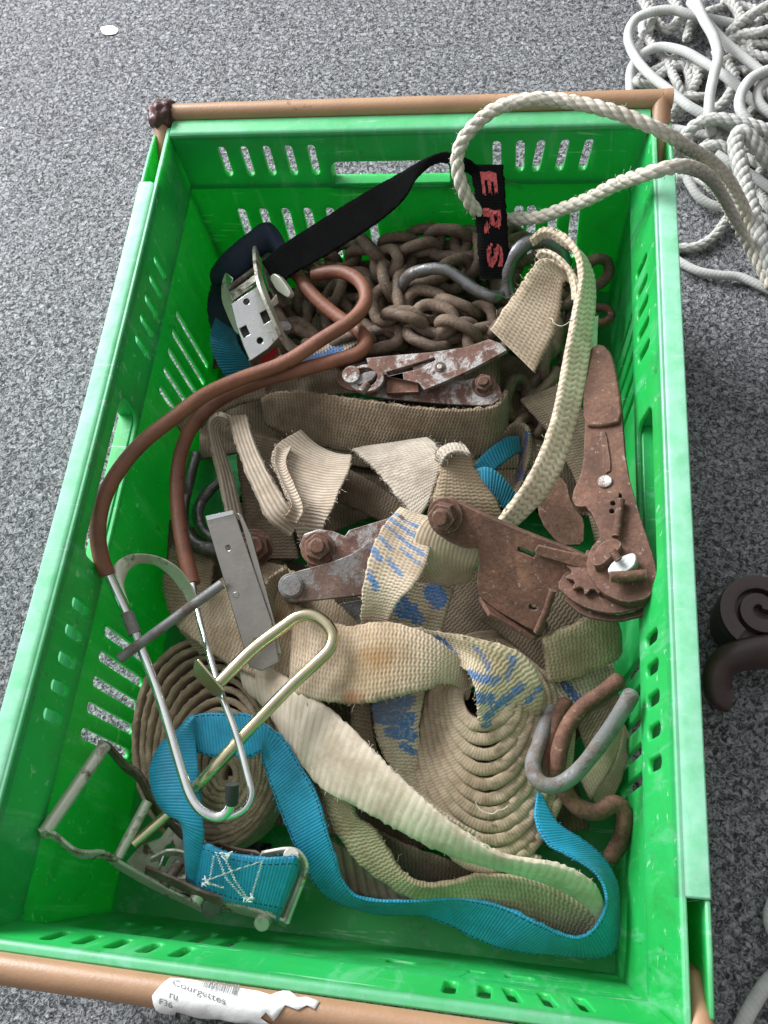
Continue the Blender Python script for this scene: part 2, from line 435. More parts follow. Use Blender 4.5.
def m_rope(name, c, c2, tw=None, rough=.85, dirt=(.2, .17, .13), dthr=.6, deep=1.0):
    M = MT(name); u, v = M.uv(); P = M.coord()
    n1 = M.noise(70, 5, .7, P); fib = M.noise(900, 3, .6, P)
    h = M.math('MULTIPLY_ADD', M.math('SINE', M.math('ADD', M.math('MULTIPLY', v, 2*math.pi/(tw or .004)), M.math('MULTIPLY', u, 2*math.pi*3))), .5, .5)
    col = M.mix(M.ramp(n1, [(.3, 0.0), (.7, 1.0)]), c, c2)
    col = M.mix(M.ramp(M.noise(25, 5, .75, P), [(dthr, 0.0), (dthr+.14, .55)]), col, dirt)
    col = M.mix(M.ramp(h, [(.0, .35*deep), (.4, 0.0)]), col, tuple(x*.45 for x in c2))
    M.set(Base_Color=col, Roughness=rough, Specular_IOR_Level=.25)
    M.bump(M.math('ADD', M.math('MULTIPLY', h, .6*deep), M.math('MULTIPLY', fib, .5)), .0005, .8)
    return M.m
# ------------------------------------------------------------------ light
W = bpy.data.worlds.new('World'); S.world = W; W.use_nodes = True
bg = W.node_tree.nodes['Background']; bg.inputs[1].default_value = 1.18
wt = W.node_tree; tc = wt.nodes.new('ShaderNodeTexCoord'); dt = wt.nodes.new('ShaderNodeVectorMath'); dt.operation = 'DOT_PRODUCT'
dt.inputs[1].default_value = Vector((-.62, .42, .66)).normalized(); wt.links.new(tc.outputs['Generated'], dt.inputs[0])
wr_ = wt.nodes.new('ShaderNodeMapRange'); wr_.inputs[1].default_value = -.3; wr_.inputs[2].default_value = 1.0; wr_.inputs[3].default_value = 0; wr_.inputs[4].default_value = 1
wt.links.new(dt.outputs['Value'], wr_.inputs[0])
wm = wt.nodes.new('ShaderNodeValToRGB'); e_ = wm.color_ramp.elements; e_[0].position = 0; e_[0].color = (.25, .245, .24, 1); e_[1].position = 1; e_[1].color = (1.0, 1.03, 1.06, 1)
q_ = e_.new(.5); q_.color = (.42, .43, .44, 1)
wt.links.new(wr_.outputs[0], wm.inputs[0]); wt.links.new(wm.outputs[0], bg.inputs[0])
def lamp(name, loc, aim, size, power, col):
    ld = bpy.data.lights.new(name, 'AREA'); ld.shape = 'RECTANGLE'; ld.size = size[0]; ld.size_y = size[1]; ld.energy = power; ld.color = col
    o = bpy.data.objects.new(name, ld); COL.objects.link(o); o.location = loc
    o.rotation_euler = (Vector(aim)-Vector(loc)).to_track_quat('-Z', 'Y').to_euler(); return o
lamp('window_light', (-1.35, 1.15, 1.15), (0, 0, 0.05), (1.3, 1.0), 104, (.94, .97, 1.0))
vs = S.view_settings; vs.view_transform = 'Standard'; vs.look = 'None'; vs.exposure = 0; vs.gamma = 1
# ------------------------------------------------------------------ ground
bm = bmesh.new(); bmesh.ops.create_grid(bm, x_segments=4, y_segments=4, size=8)
g = link('ground', bm, m_ground()); g['kind'] = 'structure'
# ------------------------------------------------------------------ crate
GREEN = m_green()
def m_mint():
    M = MT('backlit_skirt_plastic')  # bleached mint; light shining through the skirt is put into the colour too
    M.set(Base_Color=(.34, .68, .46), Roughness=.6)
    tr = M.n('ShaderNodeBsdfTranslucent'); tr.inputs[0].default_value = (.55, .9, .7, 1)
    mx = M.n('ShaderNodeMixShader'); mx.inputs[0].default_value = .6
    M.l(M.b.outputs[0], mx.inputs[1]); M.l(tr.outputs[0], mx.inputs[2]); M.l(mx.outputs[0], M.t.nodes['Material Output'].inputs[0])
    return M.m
def stadium(u0, u1, z0, z1, n=5):
    """slot with rounded ends in (u, z)"""
    if u1-u0 < z1-z0:
        r = (u1-u0)/2; c = (u0+u1)/2
        return [(c+r*math.cos(a), z1-r+r*math.sin(a)) for a in [math.pi*i/n for i in range(n+1)]]+[(c-r*math.cos(a), z0+r-r*math.sin(a)) for a in [math.pi*i/n for i in range(n+1)]]
    r = (z1-z0)/2*.55
    out = []
    for cu, cz, a0 in ((u1-r, z1-r, 0), (u0+r, z1-r, 90), (u0+r, z0+r, 180), (u1-r, z0+r, 270)):
        out += [(cu+r*math.cos(math.radians(a0+90*i/n)), cz+r*math.sin(math.radians(a0+90*i/n))) for i in range(n+1)]
    return out
def warp(p):
    """the old crate's slightly bowed walls and skewed front"""
    q = p.copy()
    k = max(0, -p.y/.3)
    q.y += (.0055-.0085*(p.x+.2)/.4)*k*k
    if p.x < -.1: q.x += .0035*math.cos(min(1, abs(p.y)/.3)*math.pi/2)*max(0, (p.z-.05)/.15)
    if p.x > .1: q.x -= .0075*min(1, max(0, (H-p.z)/.056))
    return q
crate = thing('plastic_crate', (0, 0, 0), 'bright green vented plastic crate with tan bale arms, full of straps and chain', 'crate')
ZS = H-.056                                     # underside of the thick upper band
def dense(loop, step=.03):
    out = []
    for a, b in zip(loop, loop[1:]+loop[:1]):
        n = max(1, int(math.hypot(b[0]-a[0], b[1]-a[1])/step))
        out += [(a[0]+(b[0]-a[0])*i/n, a[1]+(b[1]-a[1])*i/n) for i in range(n)]
    return out
def soften(b2, inner, r=.0055):
    """rolled upper inner edge of the rim"""
    es = [e for e in b2.edges if all(v.co.z > H-1e-4 for v in e.verts) and all(inner(v.co) for v in e.verts) and len(e.link_faces) == 2]
    bmesh.ops.bevel(b2, geom=es, offset=r, segments=4, profile=.5, affect='EDGES', clamp_overlap=True)
def wall(name, along, side, half, top_holes, low_holes, ti, th, cut, to, lean_top=0.0, lean_low=.075, sill=None):
    bm = bmesh.new()
    def P(u, z, n): return Vector((u, side*n, z)) if along == 'x' else Vector((side*n, u, z))
    outn = Vector((0, side, 0)) if along == 'x' else Vector((side, 0, 0))
    def merge(b2):
        me = bpy.data.meshes.new('tmp'); b2.to_mesh(me); b2.free(); bm.from_mesh(me); bpy.data.meshes.remove(me)
    def slab(loops, n0, n1, lean=0.0, z0=H, soft=0):
        b2 = bmesh.new(); L = [[P(u, z, n0) for u, z in lp] for lp in loops]
        add_slab(b2, L, outn*(n1-n0))
        if soft: bmesh.ops.recalc_face_normals(b2, faces=b2.faces[:]); soften(b2, lambda c: abs(c.dot(outn)-n0) < 1e-5, soft)
        for v in b2.verts: v.co -= outn*lean*(z0-v.co.z)
        merge(b2)
    rect = dense([(-half, ZS), (half, ZS), (half, H-.0005), (-half, H-.0005)])
    slab([rect]+top_holes, ti, ti+th, lean_top)
    fd = .0045 if along == 'x' else .0075        # rolled flange on top, boxes round the hand holes
    slab([dense([(-cut, H-fd), (cut, H-fd), (cut, H+.0006), (-cut, H+.0006)])], ti-.0006, to, soft=.0035 if along == 'x' else .0065)
    if sill:
        u0, u1, z0, z1 = sill
        for r in ([(u0-.004, z0-.004), (u1+.004, z0-.004), (u1+.004, z0+.0004), (u0-.004, z0+.0004)], [(u0-.004, z1+.0005), (u1+.004, z1+.0005), (u1+.004, z1+.004), (u0-.004, z1+.004)],
                  [(u0-.004, z0-.0005), (u0-.0005, z0-.0005), (u0-.0005, z1+.0005), (u0-.004, z1+.0005)], [(u1+.0005, z0-.0005), (u1+.004, z0-.0005), (u1+.004, z1+.0005), (u1+.0005, z1+.0005)]):
            slab([r], ti+th-.001, to-.0003, lean_top*.5)
    if cut < half:                               # pockets for the bale arms at both ends
        for sg in (-1, 1):
            a, b = sorted((sg*cut, sg*half))
            e0, e1 = sg*cut, sg*(half-.005)
            slab([[(e0, ZS), (e1, ZS), (e1, H-.0025), (e0+(e1-e0)*.5, H-.001), (e0, H-.0006)]], to-.003, to-.0002)
            slab([[(e0-sg*.0035, ZS), (e0, ZS), (e0, H-.002), (e0-sg*.0035, H-.002)]], ti+th, to-.0032)
            slab([[(a, ZS-.004), (b, ZS-.004), (b, ZS+.004), (a, ZS+.004)]], ti+.001, to-.001)
    zl = H-.0565
    n0 = ti+.006-lean_top*.056
    lh = half+.009 if along == 'x' else half
    low = dense([(-lh, .008), (lh, .008), (lh, zl+.001), (-lh, zl+.001)])
    slab([low]+low_holes, n0, n0+.004, lean_low, zl)
    slab([[(-lh, zl), (lh, zl), (lh, zl+.004), (-lh, zl+.004)]], ti+.0005-lean_top*.056, n0+.0035)
    for v in bm.verts: v.co = warp(v.co)
    return link(name, bm, GREEN, crate, bevel=.0013, angle=35)
def slots(c, n, pitch, w, z0, z1): return [stadium(c+(i-(n-1)/2)*pitch-w/2, c+(i-(n-1)/2)*pitch+w/2, z0, z1) for i in range(n)]
up = (H-.043, H-.0125)
endt = slots(-.1095, 5, .0182, .0066, *up)+slots(.1075, 5, .0178, .0066, *up)+[stadium(-.0605, .0345, H-.062+.004, H-.030)]
endl = slots(-.1095, 5, .0195, .0075, .055, ZS-.028)+slots(.1075, 5, .0178, .0075, .055, ZS-.028)+[stadium(-.0385, -.031, .055, ZS-.03)]
endt2 = slots(-.1095, 5, .0182, .0066, *up)+slots(.1075, 5, .0178, .0066, *up)
sidet = slots(.145, 5, .0182, .0068, H-.045, H-.02)+slots(-.131, 5, .0182, .0075, H-.045, H-.022)+[stadium(-.062, .06, H-.052, H-.02)]
sidel = slots(.143, 5, .0182, .0066, .035, ZS-.03)+slots(-.13, 5, .0182, .0075, .035, ZS-.03)
wall('back_wall', 'x', 1, .184, endt, endl, .285, .005, .184, .3, .03, .06, (-.0605, .0345, H-.058, H-.030))
frontl = slots(-.1095, 5, .0195, .0075, .055, ZS-.028)+[stadium(.028, .045, .072, .086), stadium(.108, .125, .072, .086), stadium(.078, .088, .075, .082)]
wall('front_wall', 'x', -1, .184, endt2, frontl, .2945, .004, .184, .3005, .16, .12)
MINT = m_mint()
for sd in (-1, 1):
    w = wall('side_wall', 'y', sd, .294, sidet, sidel, .1845, .0035, .237, .1995, .04, .06, (-.062, .06, H-.052, H-.02))
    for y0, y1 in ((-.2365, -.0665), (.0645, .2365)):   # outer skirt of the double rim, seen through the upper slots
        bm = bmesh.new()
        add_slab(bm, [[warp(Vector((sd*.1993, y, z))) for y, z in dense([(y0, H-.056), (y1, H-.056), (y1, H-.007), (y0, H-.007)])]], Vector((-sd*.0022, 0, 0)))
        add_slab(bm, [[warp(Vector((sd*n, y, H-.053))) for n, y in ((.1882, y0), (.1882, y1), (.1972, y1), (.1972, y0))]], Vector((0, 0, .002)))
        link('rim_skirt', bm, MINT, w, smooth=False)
bm = bmesh.new()
fl = []
for i in range(9):
    for j in range(14):
        if 0 < i < 8 and 0 < j < 13:
            fl.append(stadium(-.168+i*.042-.014, -.168+i*.042+.014, -.26+j*.04-.004, -.26+j*.04+.004, 3))
add_slab(bm, [[Vector((x, y, .012)) for x, y in ((-.186, -.284), (.186, -.284), (.186, .284), (-.186, .284))]]+[[Vector((x, y, .012)) for x, y in h] for h in fl], Vector((0, 0, -.004)))
link('base', bm, GREEN, crate, smooth=False)
# bale arms
TAN = m_plain('tan_bale_arm_plastic', (.35, .20, .11), .42, 0, .16, 14, .0002, 500, dark=(.12, .06, .03), dscale=60, dthr=.64)
TAPE = m_plain('maroon_tape', (.06, .018, .016), .38, 0, .4, 120, .0012, 160)
def arm(P, r=.0072):
    Q = []
    for k in range(len(P)-1):
        Q += [P[k].lerp(P[k+1], t) for t in (0, .06, .94)]
    Q.append(P[-1])
    bm = bmesh.new(); add_tube(bm, resample(cr(Q, 8), .004), lambda t: r-.0030*max(0, min(1, (abs(t-.5)-.385)/.03)), 18)
    return link('bale_arm', bm, TAN, crate, angle=60)
zb = H+.001
back_arm = arm([Vector((-.1895, .236, H-.05)), Vector((-.1905, .262, H-.025)), Vector((-.1935, .3075, zb)), Vector((.1915, .3075, zb+.001)), Vector((.1915, .262, H-.02)), Vector((.1910, .238, H-.05))])
front_arm = arm([Vector((-.1895, -.236, H-.05)), Vector((-.1905, -.262, H-.03)), Vector((-.1935, -.3025, zb)), Vector((.1925, -.3120, zb+.002)), Vector((.1925, -.275, H-.016)), Vector((.1920, -.266, H-.05))], .0078)
bm = bmesh.new(); bmesh.ops.create_icosphere(bm, subdivisions=4, radius=.0122)
for v in bm.verts:
    v.co *= 1+.22*noise.noise(v.co*170)+.1*noise.noise(v.co*420)
    v.co += Vector((-.1925, .3055, H+.001))
tp = link('tape_wrap', bm, TAPE, back_arm, angle=180)
# ------------------------------------------------------------------ ropes and things on the ground
LAID = m_rope('laid_hemp_coloured_rope', (.66, .615, .53), (.48, .44, .365), .006)
WROPE = m_rope('white_laid_rope', (.56, .55, .52), (.40, .39, .36), .006)
CORD = m_rope('white_braided_cord', (.56, .555, .54), (.43, .425, .41), .0035, dirt=(.34, .33, .30), dthr=.56, deep=.35)
def rope(name, P, R, pitch, mat, label, group=None, strands=3):
    bm = bmesh.new(); Q_ = resample(cr(pts(P), 12), .0022); add_rope(bm, Q_, R, pitch, strands); add_hairs(bm, Q_, R, len(Q_)*2, random.Random(len(Q_)))
    return tag(link(name, bm, mat, angle=180), label, 'rope', group)
rope('laid_rope', [(776, 282, .02), (766, 262, .022), (757, 238, .03), (745, 210, .05), (731, 183, .085), (712, 162, .135), (690, 149, .185), (661, 131, .216), (626, 116, .224), (596, 107, .226), (565, 101, .226), (536, 99, .226), (502, 106, .22), (479, 121, .212), (463, 140, .203), (457, 160, .194), (461, 184, .182), (472, 206, .165), (486, 216, .15),
                  (508, 219, .143), (539, 217, .152), (562, 209, .163), (588, 199, .178), (617, 184, .196), (646, 174, .213), (673, 167, .217), (692, 168, .20), (709, 177, .16), (722, 196, .11), (735, 220, .06), (748, 244, .035), (760, 266, .024), (770, 288, .018)],
     .0053, .026, LAID, 'beige three-strand laid rope looped in over the back right corner of the green crate')
def gcord(P, r, label, name='braided_cord', grp='white ropes heaped on the carpet'):
    return tag(tube(name, P, r*.78, CORD, seg=12, step=.004), label, 'cord', grp)
gcord([(760, 30, .012), (725, 22, .02), (692, 15, .028), (672, 10, .03), (652, 12, .03), (635, 20, .028), (628, 37, .026), (635, 57, .028), (650, 75, .032), (670, 91, .034), (687, 105, .034), (703, 114, .032), (728, 126, .024), (775, 150, .012)], .0062, 'smooth white braided cord arching widest to the left of the rope heap')
gcord([(628, 118, .008), (630, 95, .008), (631, 70, .012), (642, 55, .018), (659, 47, .022), (683, 51, .026), (705, 63, .028), (722, 74, .028), (737, 86, .026), (755, 103, .022), (785, 125, .016)], .0062, 'smooth cream cord running in a low arch under the widest loop of the heap')
gcord([(694, -12, .045), (697, 3, .048), (704, 20, .05), (714, 38, .05), (718, 57, .048), (714, 75, .045), (710, 95, .04), (709, 116, .034), (712, 135, .02)], .0066, 'thick fluffy white cord falling straight down the middle of the heap')
gcord([(690, 2, .03), (700, 14, .033), (722, 39, .035), (742, 56, .034), (762, 72, .032), (790, 92, .03)], .006, 'white cord slanting down right from the thick fluffy cord to the photo edge')
gcord([(785, 66, .04), (766, 71, .042), (751, 79, .042), (741, 94, .04), (740, 109, .038), (748, 121, .034), (760, 134, .02)], .0066, 'white cord bent in a half hoop at the right edge of the heap')
gcord([(788, 76, .034), (768, 81, .034), (758, 91, .034), (761, 105, .032), (775, 117, .028)], .006, 'inner white cord nested inside the half hoop at the right edge')
gcord([(676, 178, .02), (684, 176, .022), (690, 184, .02), (698, 196, .016), (712, 205, .012), (730, 208, .01), (752, 214, .01), (785, 226, .01)], .0056, 'white cord curling out beside the crate corner below the laid rope')
gcord([(664, 250, .006), (680, 262, .007), (698, 271, .008), (719, 275, .008), (740, 277, .008), (763, 287, .008), (790, 299, .008)], .0052, 'lone bluish-white cord lying on bare carpet below the rope heap')
gcord([(668, 172, .012), (690, 178, .014), (712, 186, .02), (735, 200, .014)], .0056, 'short white cord crossing behind the crate corner under the laid rope')
gcord([(716, 154, .03), (730, 163, .028), (748, 173, .024), (770, 188, .02), (790, 204, .016)], .0058, 'white cord passing behind the upright twisted rope toward the right edge')
gcord([(668, 128, .01), (690, 132, .012), (720, 138, .012), (752, 150, .014), (790, 160, .014)], .006, 'white cord lying low behind the crate corner along the heap bottom')
gcord([(655, 14, .008), (642, 26, .008), (650, 42, .01), (668, 60, .008), (700, 72, .008), (745, 70, .01)], .0058, 'white cord deep in the heap framed by the widest arch')
gcord([(788, 965, .008), (768, 982, .008), (752, 1006, .008), (738, 1034, .008)], .0066, 'white cord end at the bottom right corner of the photo')
gcord([(785, 885, .008), (773, 905, .008), (771, 925, .008), (784, 945, .008)], .0062, 'sliver of white cord at the right edge below the carved scroll')
wr = 'white twisted ropes heaped on the carpet'
def wrope(P, R, label, p=.026): return rope('twisted_rope', P, R, p, WROPE, label, wr)
wrope([(800, 180, .02), (772, 165, .03), (756, 145, .045), (745, 133, .052), (737, 136, .052), (736, 150, .05), (742, 173, .046), (749, 199, .042), (758, 229, .036), (766, 254, .03), (775, 282, .02)], .0075, 'thickest white twisted rope hooked over at the top and running down the right edge')
wrope([(682, 148, .018), (686, 136, .026), (696, 125, .034), (714, 119, .038), (740, 122, .038), (768, 130, .034), (795, 138, .03)], .0062, 'white twisted rope bowed sideways across the foot of the fluffy cord')
wrope([(666, 247, .006), (680, 248, .006), (698, 246, .006), (714, 236, .006), (726, 220, .008), (742, 200, .01)], .0045, 'thin white twisted rope strand lying on carpet just right of the crate')
random.seed(21)
lab = ['grey-white twisted rope at the back of the heap near the photo top', 'short twisted rope strand showing through the cream arch', 'twisted rope strand between the fluffy cord and the half hoop', 'twisted rope slanting under the upper right of the heap', 'twisted rope strand near the top right corner of the photo', 'twisted rope lying lowest beside the bale arm corner', 'twisted rope strand curved behind the half hoop', 'twisted rope strand crossing right of the crate corner']
src = [[(668, -10, .012), (680, 15, .014), (668, 30, .012), (655, 20, .01), (640, -5, .01)], [(645, 95, .008), (660, 75, .012), (684, 66, .012), (690, 85, .01), (675, 105, .008)], [(725, 60, .016), (735, 80, .02), (726, 100, .018), (712, 112, .012)], [(722, -8, .02), (740, 15, .022), (735, 40, .018), (775, 45, .016)],
       [(790, -4, .03), (764, 8, .03), (744, 20, .028), (728, 34, .024)], [(672, 118, .008), (684, 108, .01), (690, 92, .012), (698, 78, .014), (692, 62, .012)], [(790, 24, .024), (762, 32, .026), (738, 36, .022), (730, 48, .018), (768, 58, .02), (800, 60, .02)], [(692, 158, .02), (704, 148, .024), (722, 146, .024), (744, 158, .02), (785, 172, .016)]]
for P, l in zip(src, lab): wrope(P, .0056, l, .022)
rg = random.Random(33)
wl = ['slanting across the cream arch', 'low beside the bale arm', 'near the top photo edge', 'under the half hoop', 'just right of the fluffy cord', 'against the right photo edge', 'in the top right corner', 'low behind the laid rope', 'crossing the heap middle', 'beneath the bowed rope', 'at the left fringe of the heap', 'between the arch and the bale arm', 'peeking out under the widest loop', 'near the fluffy cord top', 'right of the slanting cord', 'below the half hoop', 'against the photo edge by the thick twisted rope', 'behind the thick twisted rope', 'left of the hooked-over rope', 'under the bowed rope end']
cen = [(668, 66), (676, 108), (735, 6), (756, 118), (730, 84), (770, 96), (756, 28), (722, 150), (712, 66), (706, 134), (650, 30), (672, 92), (648, 74), (700, 4), (750, 50), (738, 128), (764, 200), (740, 168), (708, 160), (764, 140)]
for (cx, cy), w in zip(cen, wl):
    a = rg.uniform(-.6, 2.2); P = []; bend = rg.uniform(-.5, .5)
    for k in range(6):
        s = (k-2.5)*rg.uniform(15, 20)
        P.append((cx+math.cos(a+bend*k*.35)*s, cy+math.sin(a+bend*k*.35)*s*.8, rg.uniform(.008, .02)))
    P = [(max(654, x) if y > 86 else max(638, x), y, z) for x, y, z in P]
    wrope(P, .0048, 'worn grey-white twisted strand buried '+w, .02)
# carpet clutter
bm = bmesh.new(); pl = Plane((100, 28, .001), (118, 28, .001), (108, 35, .0015))
add_slab(bm, [[pl.at(x, y) for x, y in rnd([(99, 27), (112, 25), (119, 29), (116, 34), (104, 35)], 2)]], Vector((0, 0, -.0006)))
tag(link('paper_scrap', bm, m_plain('white_paper_scrap', (.62, .62, .63), .7, 0, .06)), 'tiny white paper scrap on the carpet in the upper left', 'scrap')
# carved furniture scroll
WOOD = m_plain('dark_stained_wood', (.055, .031, .027), .36, 0, .3, 40, .0003, 200, spec=.5)
c0 = U(763, 606, .05)
foot = thing('carved_furniture_foot', (c0.x, c0.y, 0), 'dark brown carved wooden scroll foot standing on the carpet right of the crate', 'furniture foot')
bm = bmesh.new()
Z = Vector((0, 0, 1))
add_cyl(bm, Vector((c0.x, c0.y, .004)), Z, .0285, .034, 48)
link('volute_core', bm, WOOD, foot, bevel=.002)
bm = bmesh.new(); SA = []; SB = []
for i in range(110):
    a = i/109*2*math.pi*1.7; ro = .0312-.0142*a/(2*math.pi); ri = ro-.0112+.0022*i/109
    d = Vector((math.cos(math.pi*1.3-a), math.sin(math.pi*1.3-a), 0)); c_ = Vector((c0.x, c0.y, .040))
    SA.append(c_+d*max(ro, .001)); SB.append(c_+d*max(ri, .0005))
add_strap(bm, SA, SB, .012, 0)
link('spiral_ridge', bm, WOOD, foot, angle=60)
bm = bmesh.new()
W2 = pts([(790, 650, .03), (762, 652, .034), (738, 656, .034), (722, 665, .03), (717, 680, .026), (720, 692, .022), (727, 695, .02)])
add_tube(bm, resample(cr(W2, 10), .003), lambda t: .012-.003*t, 16, flat=1.5)
link('scroll_tail', bm, WOOD, foot, angle=60)
# ------------------------------------------------------------------ metals
RUST = m_metal('heavily_rusted_steel', (.40, .36, .34), met=.4, amount=.86, seed=1.3, rough=.42, rust=(.092, .042, .028), rust2=(.225, .112, .072), edge=.9)
RUSTY = m_metal('half_rusted_steel', (.50, .48, .46), met=.55, amount=.50, edge=.8, seed=4.1, rust=(.12, .055, .04), rust2=(.25, .13, .095))
WORN = m_metal('worn_grey_steel', (.25, .235, .225), met=.45, amount=.52, edge=.7, seed=7.7, rough=.38, rust=(.11, .06, .045), rust2=(.2, .13, .1))
GALV = m_metal('galvanised_steel', (.24, .24, .238), met=.35, amount=.42, seed=2.2, rough=.55, rust=(.12, .08, .07), rust2=(.25, .22, .2))
ZINC = m_metal('dull_zinc_steel', (.74, .70, .61), met=.4, amount=.3, edge=.6, seed=9.4, rough=.36, rust=(.10, .07, .04), rust2=(.2, .15, .09))
PLATE = m_metal('brushed_dirty_steel', (.40, .37, .335), amount=.08, seed=3.0, rough=.3, rust=(.12, .08, .05), rust2=(.2, .16, .12))
CHROME = m_metal('chrome', (.80, .80, .80), amount=.03, seed=5.0, rough=.12, pits=.00005)
BRIGHT = m_metal('scuffed_bright_steel', (.72, .72, .71), amount=.12, seed=6.0, rough=.24, rust=(.13, .11, .09), rust2=(.3, .27, .22), pits=.0002)
BRASS = m_metal('yellow_zinc', (.62, .55, .36), amount=.14, seed=8.0, rough=.24, rust=(.16, .12, .06), rust2=(.3, .24, .14), pits=.0001)
IRON = m_metal('brown_chain_iron', (.30, .27, .245), amount=.72, seed=3.7, rough=.40, rust=(.125, .083, .058), rust2=(.285, .205, .148), scale=70, pits=.0006)
DARKST = m_metal('dark_steel', (.26, .26, .265), amount=.35, seed=2.9, rough=.34, rust=(.08, .055, .045), rust2=(.16, .12, .1))
SLEEVE = m_plain('brown_rubber_sleeve', (.20, .074, .042), .52, 0, .3, 38, .0005, 260, dark=(.07, .03, .022), dscale=95, dthr=.61)
BLACKP = m_plain('black_rubber', (.02, .02, .022), .5)
REDP = m_plain('red_plastic', (.55, .02, .03), .4)
# ------------------------------------------------------------------ chain
def link_bm(p, t, nrm, L, Wd, r):
    t = t.normalized(); nrm = (nrm-t*nrm.dot(t)).normalized(); s = t.cross(nrm)
    h = (L-Wd)/2; R = Wd/2-r; P = []
    for k in range(9):
        a = -math.pi/2+math.pi*k/8; P.append(p+t*(h+R*math.cos(a))+s*(R*math.sin(a)))
    for k in range(9):
        a = math.pi/2+math.pi*k/8; P.append(p+t*(-h+R*math.cos(a))+s*(R*math.sin(a)))
    bm = bmesh.new(); add_tube(bm, resample(P, .0035, True), r, 12, closed=True)
    return bm
def chain(label, P, seed, L=.042, Wd=.0315, r=.0047, loc=None):
    rg = random.Random(seed); W2 = resample(cr(pts(P), 14), L-4*r+.001)
    th = thing('chain', (W2[0].x, W2[0].y, .012), label, 'chain', 'rusty chains in the back of the crate')
    F = frames(W2)
    for i, p in enumerate(W2):
        a = math.radians(25+90*(i % 2)+rg.uniform(-14, 14))
        n = F[i][1]*math.cos(a)+F[i][2]*math.sin(a)
        t = F[i][0]+Vector((rg.uniform(-.14, .14), rg.uniform(-.14, .14), rg.uniform(-.1, .1)))
        link('link', link_bm(p, t, n, L, Wd, r), IRON, th, angle=180)
    return th
chain('brown rusty chain heaped on top against the crate back wall', [(322, 262, .075), (352, 255, .09), (385, 262, .092), (412, 255, .10), (440, 244, .105), (470, 250, .102), (462, 272, .10), (432, 276, .105), (405, 290, .105), (428, 306, .108), (462, 308, .104), (480, 326, .10), (452, 338, .102), (420, 336, .106), (398, 322, .106), (382, 338, .104), (352, 346, .10)], 3)
chain('brown rusty chain lying lower under the heaped chain and the brown sleeve', [(306, 300, .07), (296, 325, .075), (318, 342, .08), (338, 322, .08), (332, 296, .08), (356, 285, .082), (378, 296, .084), (370, 318, .086), (392, 345, .08), (430, 352, .07), (470, 352, .072), (505, 330, .07), (515, 300, .07), (500, 275, .075), (520, 262, .08), (512, 246, .085)], 5)
chain('dark rusty chain down the back right side beside the big rusty ratchet', [(592, 275, .08), (570, 288, .075), (560, 315, .07), (548, 345, .066), (555, 372, .062), (535, 388, .06), (515, 402, .06), (540, 418, .055), (528, 436, .05)], 9)
chain('lowest dark chain run on the crate floor beneath the other chains', [(300, 270, .05), (335, 275, .05), (370, 275, .055), (405, 272, .058), (445, 270, .06), (480, 285, .05), (480, 310, .05), (440, 320, .055), (400, 318, .05), (360, 320, .05), (330, 345, .05), (300, 345, .05)], 12)
chain('brown rusty chain run crossing over the heap beside the grey S-bent hook', [(372, 250, .10), (392, 272, .108), (384, 298, .11), (398, 318, .112), (424, 322, .112), (446, 318, .112), (462, 334, .108), (490, 340, .104), (500, 322, .10)], 15)
chain('brown rusty chain run behind the black tag along the back wall', [(400, 246, .095), (426, 240, .105), (452, 238, .108), (480, 246, .104), (500, 256, .10), (520, 250, .095)], 18)
chain('dark chain run between the brown sleeve bend and the half-rusted ratchet', [(286, 318, .085), (300, 338, .088), (326, 350, .085), (352, 356, .085), (384, 352, .088), (412, 350, .09), (446, 344, .092)], 22)
# strap hooks lying on the chain
hk = 'strap hooks in the crate'
tag(hook('wire_hook', [(404, 300, .10), (402, 287, .115), (410, 275, .125), (428, 269, .13), (446, 270, .13), (462, 280, .126), (478, 291, .122), (494, 297, .118), (508, 293, .11)], .0048, DARKST), 'grey steel S-bent hook lying on the chain left of the black tag', 'hook', hk)
tag(hook('wire_hook', [(510, 300, .11), (506, 282, .12), (509, 264, .13), (519, 249, .138), (533, 241, .14), (548, 243, .138), (560, 253, .13), (566, 268, .12)], .0062, DARKST), 'thick dark steel hook arched behind the folded white strap end', 'hook', hk)
bm = bmesh.new(); pc = U(600, 315, .09); add_tube(bm, [pc+Vector((math.cos(a)*.009, math.sin(a)*.006, .002*math.sin(a))) for a in [2*math.pi*k/24 for k in range(24)]], .0034, 10, closed=True)
tag(link('steel_eye', bm, RUST, angle=180), 'small rusty eye ring beside the right crate wall above the big ratchet', 'ring')
# ------------------------------------------------------------------ brown-sleeved wire frame
p0 = U(190, 560, .10)
fr = thing('coated_wire_frame', (p0.x, p0.y, .05), 'chrome wire frame with brown rubber sleeves arching out to the left crate wall', 'wire frame')
s1 = tube('sleeve', [(313, 274, .118), (341, 272, .124), (360, 282, .128), (366, 300, .13), (353, 319, .132), (322, 339, .134), (284, 363, .136), (240, 379, .140), (205, 395, .148), (172, 419, .157), (142, 443, .164), (119, 470, .169), (104, 498, .171), (98, 527, .169), (100, 553, .163), (107, 575, .157)], .0055, SLEEVE, fr, seg=18)
s2 = tube('sleeve', [(297, 275, .11), (315, 297, .112), (337, 316, .114), (357, 329, .117), (366, 341, .12), (358, 353, .122), (333, 361, .124), (296, 371, .125), (258, 382, .125), (220, 399, .124), (196, 421, .122), (183, 446, .12), (177, 478, .117), (178, 512, .114), (184, 550, .112), (193, 584, .11)], .0055, SLEEVE, fr, seg=18)
tube('wire', [(105, 568, .158), (122, 604, .151), (133, 627, .147), (144, 656, .141), (161, 702, .142), (182, 772, .142), (191, 797, .142), (202, 811, .141), (217, 817, .139), (227, 812, .14), (231, 803, .143), (232, 795, .146)], .0031, CHROME, fr, seg=16)
